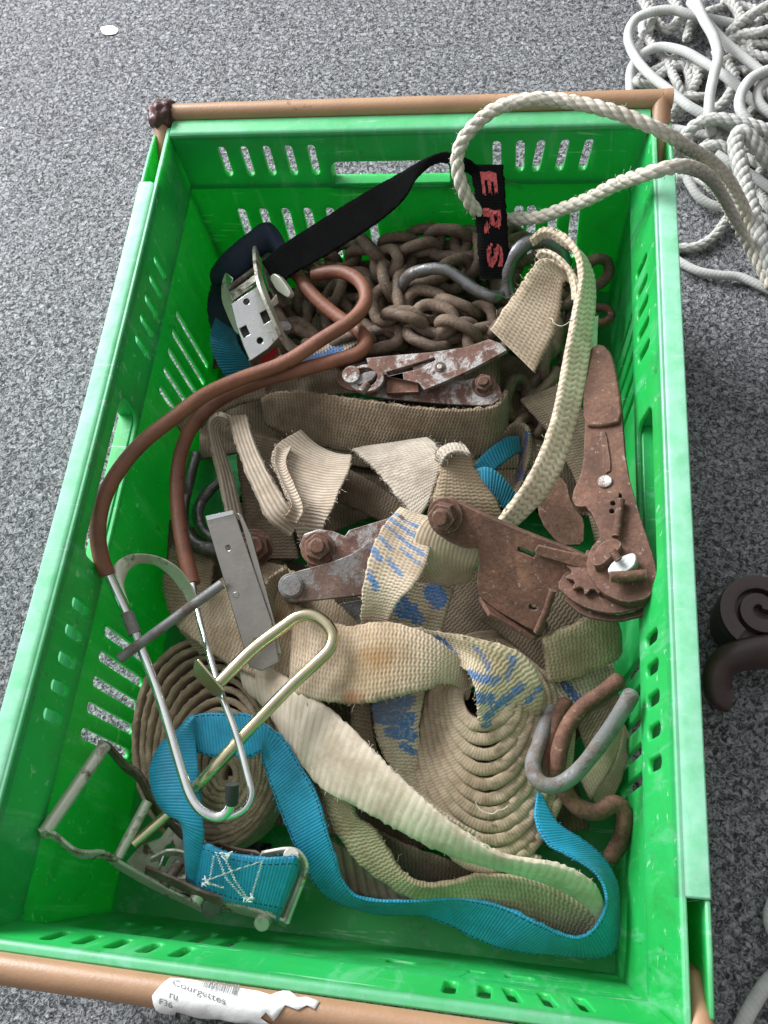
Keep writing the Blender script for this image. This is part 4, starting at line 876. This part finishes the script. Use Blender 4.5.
S_('webbing_strap', 'dark shade-coloured strap passing under the frayed point toward the left', [(300, 445, .082), (350, 470, .086), (400, 500, .088), (425, 520, .088)], [(310, 485, .078), (345, 505, .08), (390, 525, .08), (410, 540, .08)], W_DARK, fuzz=.0006, group=SG)
S_('blue_strap_loop', 'bright blue ribbed strap bend behind the frayed flap and the off-white loop', [(468, 478, .098), (478, 469, .106), (490, 468, .11), (505, 480, .108), (522, 502, .10)], [(474, 490, .096), (480, 486, .104), (489, 491, .108), (498, 502, .106), (510, 520, .10)], TEAL, th=.003)
S_('blue_strap_loop', 'dark blue strap piece in shade below the brown band end', [(474, 464, .085), (488, 450, .09), (505, 438, .09), (518, 436, .085)], [(486, 478, .08), (498, 468, .085), (510, 458, .085), (520, 452, .08)], TEAL, th=.003)
S_('webbing_strap', 'small beige strap loop with blue print deep behind the off-white loop', [(500, 436, .086), (512, 424, .09), (524, 424, .092), (530, 434, .09), (530, 460, .08), (516, 500, .07)], [(505, 446, .076), (514, 436, .078), (521, 438, .078), (522, 448, .076), (516, 474, .07), (500, 505, .065)], m_web('small_blue_printed_loop', (.30, .25, .18), (.22, .18, .125), marks=[(-.004, .028, .006, .04, .003), (.002, .05, -.004, .06, .0035)], mark_col=(.02, .08, .26), seed=17), th=.003, group=SG)
# ---- off-white loop, upper right
S_('white_strap', 'long off-white strap curving from the back right down behind the large bolt', [(530, 238, .15), (541, 230, .158), (553, 230, .162), (566, 238, .165), (577, 254, .166), (580, 275, .166), (576, 300, .165), (569, 335, .163), (563, 365, .161), (556, 402, .158), (545, 440, .154), (526, 480, .148), (498, 520, .138)], [(534, 246, .145), (543, 238, .15), (553, 238, .154), (566, 246, .155), (582, 256, .152), (592, 276, .15), (594, 302, .15), (591, 335, .15), (587, 365, .15), (579, 410, .148), (566, 458, .144), (546, 496, .138), (512, 530, .13)], W_WHITE, th=.005, fuzz=.0005)
S_('white_strap', 'folded coarse strap end hanging left of the long off-white loop', [(576, 292, .155), (566, 272, .162), (552, 260, .168), (542, 259, .168), (535, 264, .165), (524, 280, .157), (510, 300, .148), (491, 330, .135)], [(586, 320, .146), (580, 296, .152), (570, 283, .156), (564, 282, .157), (562, 292, .154), (560, 312, .146), (553, 336, .138), (535, 373, .122)], W_FOLD, th=.0045, fuzz=.0006, cup=.001)
S_('white_strap', 'inner off-white strap layer bending over the coarse folded end', [(536, 256, .158), (541, 250, .162), (553, 253, .166), (566, 264, .167), (576, 279, .166), (578, 300, .164)], [(540, 262, .152), (546, 258, .156), (556, 261, .158), (566, 271, .16), (572, 286, .158), (573, 300, .156)], W_WHITE, th=.003)
S_('strap_tag', 'small pale torn tag hanging off the right side of the off-white loop', [(588, 318, .145), (590, 332, .142), (589, 350, .138)], [(598, 316, .14), (597, 334, .138), (597, 352, .134)], m_plain('pale_green_tag', (.52, .55, .43), .7, 0, .15, 80), th=.0012, fuzz=.0009, cat='tag')
# ---- blue printed strap, centre
mk = [(-.018, .012, .016, .018, .0016), (-.018, .020, .018, .028, .0019), (-.016, .029, .012, .038, .0017), (-.020, .040, -.006, .046, .0018), (.0, .042, .012, .047, .0014), (-.018, .052, -.010, .056, .0022), (-.004, .055, .004, .060, .0018), (-.012, .068, -.006, .074, .002)]
S_('printed_strap', 'cream strap with worn blue print draped left of the large bolt', [(400, 508, .122), (386, 522, .136), (374, 543, .144), (366, 572, .143), (362, 598, .134), (361, 634, .112)], [(445, 520, .116), (432, 545, .128), (424, 570, .138), (412, 588, .14), (397, 604, .134), (383, 634, .114)], m_web('cream_printed_webbing', (.62, .53, .41), (.52, .44, .32), groove=(.22, .18, .12), marks=mk, mark_col=(.06, .23, .52), seed=18), th=.003, cup=.002, fuzz=.0004)
S_('printed_strap', 'short blue-printed strap piece seen through below the printed drape', [(400, 580, .10), (391, 600, .098), (380, 640, .092)], [(454, 588, .098), (447, 612, .096), (438, 648, .09)], m_web('inner_printed_webbing', (.46, .40, .29), (.36, .30, .21), groove=(.16, .13, .09), marks=[(.006, .004, .012, .010, .006), (-.016, .016, -.008, .022, .006), (-.004, .02, .002, .026, .004)], mark_col=(.035, .165, .43), seed=19), th=.003)
S_('printed_strap', 'beige strap with a blue printed block running down into the right coil edge', [(376, 660, .092), (372, 698, .092), (377, 740, .09), (398, 778, .088), (432, 808, .086), (480, 836, .083), (541, 858, .075)], [(428, 655, .092), (425, 690, .092), (419, 735, .084), (431, 785, .07), (455, 812, .066), (495, 840, .064), (541, 866, .06)], m_web('block_printed_webbing', (.58, .50, .385), (.47, .395, .295), groove=(.24, .2, .13), marks=[(-.012, .030, .004, .032, .005), (-.010, .038, .006, .044, .005), (-.004, .050, .008, .054, .004), (.002, .060, .007, .064, .003)], mark_col=(.035, .165, .43), seed=20), th=.0035, fuzz=.0005)
S_('webbing_strap', 'brownish strap edge running down beside the blue printed block', [(350, 690, .086), (352, 730, .086), (362, 770, .084)], [(370, 690, .086), (374, 735, .084), (384, 775, .082)], W_FINE, th=.0035, group=SG)
# ---- the beige strap with rust stains and the lettered curl
S_('stained_strap', 'broad beige strap with rust stains bridging the two coils', [(296, 604, .108), (322, 618, .116), (350, 626, .122), (375, 622, .126), (400, 624, .128), (425, 633, .127), (446, 646, .122), (462, 662, .112), (470, 684, .10)], [(290, 692, .106), (315, 700, .112), (342, 703, .117), (368, 703, .12), (396, 697, .12), (424, 690, .118), (444, 684, .113), (458, 688, .105), (466, 700, .095)], W_RUST, th=.0035, fuzz=.0005, cup=.001)
ml = [(-.010, .018, .006, .024, .003), (-.008, .040, .0, .052, .0022), (.002, .062, .016, .040, .0026), (.008, .070, .020, .054, .0026), (-.006, .076, .012, .078, .003), (-.012, .060, -.004, .066, .002), (.0, .09, .016, .084, .0026), (-.016, .082, -.008, .086, .0018)]
S_('printed_strap', 'beige strap curl with blue lettering bulging over the right coil', [(408, 626, .112), (435, 631, .118), (470, 637, .122), (502, 645, .122), (526, 657, .118), (540, 680, .11), (542, 706, .098), (528, 730, .085)], [(430, 668, .104), (452, 664, .11), (468, 672, .116), (475, 690, .117), (477, 706, .114), (479, 722, .108), (489, 732, .10), (502, 736, .09)], m_web('lettered_webbing', (.57, .49, .36), (.44, .38, .24), groove=(.2, .18, .11), marks=ml, mark_col=(.035, .165, .43), seed=21), th=.0035, fuzz=.0005, cup=-.003)
# ---- fine strap under the channel plate
S_('webbing_strap', 'beige fine-woven strap under the steel channel plate and zinc bar', [(222, 578, .092), (262, 562, .098), (300, 574, .102), (330, 596, .105), (362, 626, .108)], [(178, 628, .088), (225, 662, .094), (270, 684, .098), (310, 698, .10), (350, 706, .10)], W_RUST, th=.003, fuzz=.0004, group=SG)
S_('webbing_strap', 'shaded beige strap end between the chrome wire and the left coil top', [(172, 545, .078), (163, 580, .082), (172, 618, .08), (200, 655, .076)], [(214, 560, .084), (212, 590, .088), (220, 616, .088), (240, 645, .086)], W_FINE, th=.003, fuzz=.0004, group=SG)
S_('webbing_strap', 'beige strap curled round the pin drum below the silver pin end', [(268, 640, .10), (262, 605, .112), (268, 580, .116), (286, 566, .112)], [(300, 650, .085), (282, 620, .09), (280, 600, .092), (292, 585, .092)], W_FINE, th=.003, group=SG)
S_('webbing_strap', 'greenish ribbed strap wrapped round the pin below the large bolt', [(432, 514, .138), (420, 525, .136), (413, 545, .13), (414, 562, .122), (426, 578, .11), (445, 586, .098)], [(484, 540, .132), (484, 548, .13), (482, 555, .124), (478, 563, .117), (474, 569, .108), (472, 578, .098)], m_web('lengthwise_green_webbing', (.53, .45, .335), (.42, .355, .25), groove=(.34, .28, .19), rows=.0024, style='cord', depth=.0002, seed=22), th=.004)
S_('webbing_strap', 'greenish fuzzy-edged strap stub below the big ratchet gear', [(566, 646, .10), (544, 637, .112), (556, 631, .118), (580, 621, .122), (600, 612, .124), (613, 617, .12), (619, 630, .11)], [(566, 676, .085), (551, 682, .09), (562, 681, .092), (582, 675, .094), (603, 667, .096), (616, 659, .095), (620, 650, .092)], W_GREEN, th=.0045, fuzz=.0007)
S_('webbing_strap', 'small dark strap with a blue mark under the fuzzy green stub', [(545, 680, .085), (580, 672, .09), (612, 662, .088)], [(566, 716, .08), (592, 704, .084), (618, 690, .082)], m_web('dull_blue_mark_webbing', (.36, .32, .24), (.27, .235, .17), marks=[(-.006, .01, .004, .013, .003)], mark_col=(.015, .07, .22), seed=23), th=.003)  # darker webbing than the straps around it
# ---- long pale diagonal strap, and the mouldy loop under it
S_('long_strap', 'long pale strap running diagonally from the middle left to the front right corner', [(240, 655, .092), (262, 662, .10), (300, 686, .108), (346, 722, .114), (380, 757, .117), (422, 797, .118), (460, 829, .116), (502, 854, .112), (556, 864, .105), (592, 882, .094), (606, 908, .078)], [(246, 690, .086), (268, 712, .092), (292, 752, .10), (324, 790, .104), (361, 809, .104), (406, 834, .101), (454, 856, .097), (501, 869, .094), (544, 882, .088), (580, 901, .078), (600, 922, .066)], W_LONG, th=.0035, fuzz=.0004, cup=.0015)
S_('long_strap', 'greenish mouldy strap looping along the front under the long pale strap', [(316, 778, .09), (324, 797, .088), (334, 828, .084), (358, 861, .078), (384, 882, .074), (412, 897, .07), (445, 901, .066), (490, 918, .06), (540, 932, .054), (580, 940, .05)], [(352, 800, .094), (358, 818, .092), (374, 828, .09), (388, 848, .086), (402, 871, .083), (421, 883, .081), (446, 883, .08), (480, 874, .082), (538, 880, .078), (602, 914, .07)], W_GREEN, th=.004, fuzz=.0005)
S_('long_strap', 'shaded brown strap face inside the mouldy front loop', [(368, 826, .07), (420, 850, .07), (480, 868, .066), (560, 890, .06)], [(382, 872, .05), (420, 886, .05), (480, 905, .05), (570, 930, .046)], W_DARK, th=.003)  # dark webbing paints the shade on the inside of the loop
S_('long_strap', 'flat ribbed strap end lying beside the blue strap at the front', [(326, 838, .06), (352, 852, .062), (400, 880, .06)], [(336, 888, .055), (360, 895, .056), (412, 904, .055)], m_web('ribbed_front_webbing', (.36, .31, .22), (.27, .23, .16), groove=(.12, .1, .065), rows=.007, style='rib', depth=.0008, seed=24), th=.003)
# ---- coils
def coil(label, turns, per, f, mat, wdir, th):
    A = []; n = turns*per
    for i in range(n+1): A.append(f(i/n, 2*math.pi*i/per))
    B = [a+wdir for a in A]
    ca = resample(cr(A, 6), .003); cb = [a+wdir for a in ca]
    bm = bmesh.new(); add_strap(bm, ca, cb, th, .0006, 0, seed=random.random()*9)
    o = link('rolled_strap', bm, mat, angle=180)
    return tag(o, label, 'rolled strap', 'rolled-up webbing coils')
def f1(t, a):
    cx, cy = 226-18*t, 776-32*t; rx, ry = 5+74*t, 6+104*t
    ca, sa = math.cos(a), math.sin(a)
    w = 1+.02*math.sin(3*a+t*9)
    x = cx+rx*ca*w*(1.0 if ca < 0 else .98); y = cy+ry*sa*w
    return U(x+1.2*noise.noise(Vector((t*14, ca, sa))), y+1.6*noise.noise(Vector((t*17, sa, ca))), .094-.022*t+.004*sa*t+.0022*noise.noise(Vector((t*23, ca, sa))))
coil('large rolled strap coil at the left behind the blue strap and chrome wire', 13, 28, f1, W_COIL, Vector((.004, .006, -.038)), .0045)
def f2(t, a):
    cx, cy = 486+6*t, 694+18*t; rx, ry = 26+58*t, 28+142*t
    ca, sa = math.cos(a), math.sin(a)
    w = 1+.012*math.sin(3*a+t*7)
    return U(cx+rx*ca*w+1.2*noise.noise(Vector((t*16, ca, sa))), cy+(ry if sa > 0 else ry*.45)*sa*w+1.3*noise.noise(Vector((t*13+5, ca*.8, sa))), .106-.03*t+.0012*noise.noise(Vector((t*21, ca, sa))))
coil('large rolled strap coil at the right with thick dusty layers', 11, 28, f2, W_COIL, Vector((-.002, .010, -.034)), .0082)
S_('rolled_strap', 'end layers of a strap roll behind the rusty hooks at the right wall', [(575, 770, .075), (596, 752, .08), (610, 730, .082), (616, 705, .08)], [(590, 800, .07), (606, 775, .074), (616, 750, .075), (621, 722, .074)], W_COIL, th=.005, cat='rolled strap')
S_('rolled_strap', 'outer layer of the strap roll nearest the right wall slots', [(588, 792, .07), (606, 772, .074), (617, 748, .076), (621, 724, .075)], [(600, 812, .06), (615, 790, .064), (624, 762, .066), (626, 735, .066)], W_COIL, th=.005, cat='rolled strap')
# ---- blue ratchet strap


bs = thing('blue_ratchet_strap', tuple(U(300, 860, .05)), 'bright blue stitched strap looped along the front and up over the left coil', 'strap')
strap('webbing', [(299, 868, .10), (297, 857, .108), (290, 856, .11), (262, 857, .11), (226, 851, .108), (206, 843, .106), (192, 848, .102), (184, 838, .10)], [(276, 922, .075), (278, 914, .088), (272, 912, .09), (252, 907, .092), (224, 900, .094), (200, 888, .094), (190, 872, .094), (186, 860, .094)], BLUE, bs, th=.003, fray=40)
strap('webbing', [(186, 868, .096), (184, 842, .106), (180, 822, .112), (166, 814, .114), (154, 797, .116), (149, 772, .117), (158, 747, .118), (176, 730, .119), (192, 714, .118)], [(196, 884, .094), (200, 862, .10), (204, 838, .108), (203, 818, .112), (201, 797, .114), (198, 768, .115), (196, 745, .115), (195, 730, .115), (193, 720, .116)], BLUE, bs, th=.0024, cup=.003)
strap('webbing', [(189, 716, .116), (206, 713, .114), (226, 713, .113), (244, 713, .113), (258, 719, .112), (284, 738, .108), (299, 762, .104), (317, 793, .10), (327, 828, .095), (336, 856, .088), (343, 880, .08), (360, 897, .074), (403, 901, .072), (457, 898, .072), (500, 905, .074), (538, 922, .076), (570, 936, .075), (588, 933, .078), (602, 915, .082), (606, 895, .084), (596, 874, .086), (572, 858, .088), (548, 845, .088), (535, 820, .088), (537, 793, .086)],
      [(196, 752, .108), (210, 757, .107), (232, 757, .107), (250, 758, .107), (262, 752, .108), (262, 760, .103), (271, 786, .098), (282, 816, .092), (295, 846, .084), (312, 880, .072), (326, 896, .062), (346, 906, .056), (380, 914, .052), (426, 916, .05), (478, 940, .048), (503, 949, .048), (553, 955, .05), (602, 957, .052), (617, 944, .056), (619, 912, .06), (617, 884, .066), (604, 858, .072), (582, 839, .078), (557, 822, .082), (541, 794, .084)], BLUE, bs, th=.0024, fray=60)
# white stitched X on the patch
ST = m_plain('white_stitching', (.74, .78, .8), .8, 0, .1, 200)
bm = bmesh.new()
def zz(P, r=.00042, n=26, amp=.0006):
    Q = resample(pts(P), .0009); R2 = []
    for i, p in enumerate(Q): R2.append(p+Vector((amp*(1 if i % 2 else -1), amp*.5*(1 if i % 2 else -1), .0004*math.sin(i))))
    add_tube(bm, R2, r, 5)
for L in ([(216, 852, .113), (226, 878, .1085), (246, 900, .1015)], [(208, 880, .105), (232, 871, .111), (262, 861, .1145)], [(214, 856, .112), (210, 878, .105)], [(206, 882, .104), (224, 888, .105)], [(262, 862, .114), (251, 898, .1015)], [(222, 852, .113), (236, 882, .1085), (250, 902, .101)]): zz(L)
rg = random.Random(8)
for (px, py, z) in ((207, 882, .104), (248, 899, .102), (226, 856, .1115)):      # frayed knots of thread
    for _ in range(9):
        c_ = U(px+rg.uniform(-5, 5), py+rg.uniform(-3, 3), z); d_ = Vector((rg.uniform(-1, 1), rg.uniform(-1, 1), rg.uniform(0, .4)))*.0022
        add_tube(bm, [c_-d_, c_+Vector((0, 0, .0008)), c_+d_], .0005, 5)
tag(link('cross_stitch', bm, ST, bs, angle=180), None, None)
# ---- black strap, tag and navy pad of the chrome ratchet
S_('black_strap', 'flat black strap stretched from the chrome ratchet up over the back wall', [(262, 262, .125), (284, 244, .132), (322, 219, .146), (364, 193, .162), (400, 173, .178), (424, 159, .188), (446, 152, .19), (470, 160, .184), (482, 172, .172)], [(278, 288, .115), (294, 274, .122), (338, 249, .136), (376, 224, .15), (403, 201, .166), (417, 179, .178), (438, 163, .184), (462, 170, .178), (478, 180, .168)], BLACKW, th=.0022)
tgA = [(470, 165, .178), (474, 190, .168), (476, 220, .155), (478, 250, .142), (480, 280, .125)]
tgB = [(503, 165, .176), (505, 192, .166), (507, 222, .153), (509, 250, .14), (509, 278, .125)]
tg = S_('strap_tag', 'black strap end with red printed letters hanging inside the back wall', tgA, tgB, BLACKW, th=.003, fuzz=.0006, cat='tag')
RED = m_plain('worn_red_print', (.50, .075, .08), .8, 0, .35, 260, .0003, 900, dark=(.03, .01, .01), dscale=420, dthr=.53)
def on_patch(A, B, s, t, off):
    """point on the strap surface between edge lines A and B: s across, t along"""
    PA, PB = pts(A), pts(B); ca, cb = cr(PA, 16), cr(PB, 16)
    k = min(len(ca)-2, max(0, int(t*(len(ca)-1)))); fr = t*(len(ca)-1)-k
    a = ca[k].lerp(ca[k+1], fr); b = cb[k].lerp(cb[k+1], fr)
    n = (b-a).cross(ca[k+1]-ca[k]).normalized()
    if n.dot(CAM-a) < 0: n = -n
    return a.lerp(b, s)+n*off
def text_mesh(s, bold=0.0):
    cu = bpy.data.curves.new('text', 'FONT'); cu.body = s; cu.resolution_u = 4; cu.offset = bold
    o = bpy.data.objects.new('text', cu); COL.objects.link(o)
    me = bpy.data.meshes.new_from_object(o.evaluated_get(bpy.context.evaluated_depsgraph_get()))
    bpy.data.objects.remove(o); return me
def print_on(parent, ch, A, B, s0, s1, t0, t1, off, mat, turn=0, ragged=0):
    me = text_mesh(ch, .035); xs = [v.co.x for v in me.vertices]; ys = [v.co.y for v in me.vertices]
    bm = bmesh.new(); bm.from_mesh(me); bpy.data.meshes.remove(me)
    bmesh.ops.triangulate(bm, faces=bm.faces[:])
    bmesh.ops.subdivide_edges(bm, edges=bm.edges[:], cuts=2)
    for v in bm.verts:
        x = (v.co.x-min(xs))/(max(xs)-min(xs)); y = (v.co.y-min(ys))/(max(ys)-min(ys))
        if turn == 90: x, y = y, 1-x
        elif turn == -90: x, y = 1-y, x
        r = ragged*noise.noise(Vector((x*14, y*14, t0*30)))
        v.co = on_patch(A, B, s0+(s1-s0)*(x+r*.3), t0+(t1-t0)*(1-y+r), off)
    o = link('printed_letters', bm, mat, parent, angle=180); return o
print_on(tg, 'E', tgA, tgB, .27, .76, .08, .28, .0019, RED, 90, .2)
print_on(tg, 'R', tgA, tgB, .24, .82, .40, .62, .0019, RED, 90, .2)
print_on(tg, 'S', tgA, tgB, .27, .80, .70, .90, .0019, RED, 90, .2)
S_('navy_pad', 'folded navy fabric pad tucked behind the chrome ratchet', [(214, 268, .10), (226, 252, .112), (244, 236, .12), (262, 223, .126), (272, 226, .128), (282, 244, .122)], [(216, 286, .09), (238, 280, .10), (252, 268, .104), (262, 256, .108), (274, 252, .11), (288, 262, .108)], NAVY, th=.008, cup=.003, cat='pad')
S_('navy_pad', 'dark strap wad in shade between the chrome ratchet and the left wall', [(212, 284, .075), (208, 310, .075), (216, 350, .075)], [(250, 270, .08), (246, 300, .085), (262, 350, .085)], NAVY, th=.006, cup=.004, cat='pad')
S_('teal_strap', 'teal ribbed strap bulging out below the chrome ratchet at the left wall', [(216, 318, .088), (211, 332, .09), (212, 350, .088), (222, 370, .082), (236, 386, .074)], [(236, 330, .098), (238, 342, .10), (244, 354, .098), (252, 368, .092), (258, 382, .082)], TEAL, th=.003, cup=.003)

TH = m_plain('loose_thread', (.52, .46, .36), .9, 0, .2, 200)
rg = random.Random(17)
lt_ = [('loose pale thread on the right coil layers', (508, 806, .105)), ('loose thread hanging off the folded coarse strap end', (548, 318, .146))]
for l_, (px, py, z) in lt_:
    a = rg.uniform(0, 6.28); P = [U(px, py, z)]
    for k in range(7):
        a += rg.uniform(-.9, .9); P.append(P[-1]+Vector((math.cos(a), math.sin(a), rg.uniform(-.15, .25)))*.0035)
    tag(tube('loose_thread', P, .00035, TH, seg=5, step=.0012, world=True), l_, 'thread')
# ------------------------------------------------------------------ torn paper label on the front bale arm
PAPER = m_plain('torn_paper_label', (.78, .77, .75), .75, 0, .06, 30, .0004, 120)
INK = m_plain('faded_print', (.17, .17, .17), .8, 0, .5, 300)
AY0, AY1 = -.3025, -.3120; AR = .0078
def arm_pt(x, a, r):
    """point round the front arm: a = 0 on top, + toward the viewer's side"""
    t = (x+.1935)/.384; yc = AY0+(AY1-AY0)*t; zc = zb+.002*t
    return Vector((x, yc-math.sin(a)*r, zc+math.cos(a)*r))
def wrap(outline, r0, n=1):
    bm = bmesh.new(); L = [Vector((x, a, 0)) for x, a in outline]
    fill_loops(bm, [L])
    for _ in range(3): bmesh.ops.subdivide_edges(bm, edges=[e for e in bm.edges if e.calc_length() > .006*1], cuts=1)
    bmesh.ops.triangulate(bm, faces=bm.faces[:])
    for v in bm.verts:
        x, a = v.co.x, v.co.y*100
        lift = .0012*max(0, noise.noise(Vector((x*120, a*1.3, 3))))+.004*max(0, abs(a)-1.5)
        v.co = arm_pt(x, a, r0+lift)
    return bm
x0 = U(163, 985, zb).x; x1 = U(322, 1003, zb).x; dx = (x1-x0)
def X(t): return x0+dx*t
out = [(X(.0), .0110), (X(-.02), .002), (X(.06), -.0095), (X(.2), -.0105), (X(.45), -.0095), (X(.62), -.009), (X(.70), -.0075), (X(.76), -.0115), (X(.80), -.0135), (X(.86), -.0085), (X(.92), -.009), (X(1.0), -.0082), (X(.98), -.003), (X(.93), -.0045), (X(.88), -.0015), (X(.80), -.003), (X(.765), .003), (X(.74), .006), (X(.69), .002), (X(.66), .0055), (X(.73), .0095), (X(.62), .012), (X(.40), .0115), (X(.22), .0125), (X(.13), .0105), (X(.10), .0185), (X(.05), .0215), (X(.01), .017)]
bm = wrap(out, AR+.0006)
lb = link('paper_label', bm, PAPER, front_arm, angle=180)
so = lb.modifiers.new('thickness', 'SOLIDIFY'); so.thickness = .0003
def label_text(s, u0, u1, a0, a1, skew=0.0):
    me = text_mesh(s); xs = [v.co.x for v in me.vertices]; ys = [v.co.y for v in me.vertices]
    bm = bmesh.new(); bm.from_mesh(me); bpy.data.meshes.remove(me)
    bmesh.ops.triangulate(bm, faces=bm.faces[:]); bmesh.ops.subdivide_edges(bm, edges=bm.edges[:], cuts=1)
    for v in bm.verts:
        x = (v.co.x-min(xs))/(max(xs)-min(xs)); y = (v.co.y-min(ys))/(max(ys)-min(ys))
        a = a0+(a1-a0)*(1-y)+skew*x; xx = X(u0+(u1-u0)*x)
        lift = .0012*max(0, noise.noise(Vector((xx*120, a*1.3, 3))))+.004*max(0, abs(a)-1.5)
        v.co = arm_pt(xx, a, AR+.00105+lift)
    return link('label_print', bm, INK, lb, smooth=False)
label_text('Courgettes', .09, .44, -.85, -.40, .62)
label_text('ru', .09, .14, -.1, .16, .1); label_text('F36', .03, .115, .25, .58, .1)
bm = bmesh.new(); rg = random.Random(4); u = .26
while u < .50:
    w = rg.choice((.004, .007, .011)); q = []
    for a in (-1.05, -.9, -.75, -.62+.9*(u-.26)):
        q.append((arm_pt(X(u), a, AR+.0018), arm_pt(X(u+w), a, AR+.0018)))
    vs_ = [(bm.verts.new(l), bm.verts.new(r)) for l, r in q]
    for (a, b), (c, d) in zip(vs_, vs_[1:]): bm.faces.new((a, b, d, c))
    u += w+rg.choice((.005, .008))
if True:
    o = link('barcode', bm, INK, lb, smooth=False); o['kind'] = 'stuff'
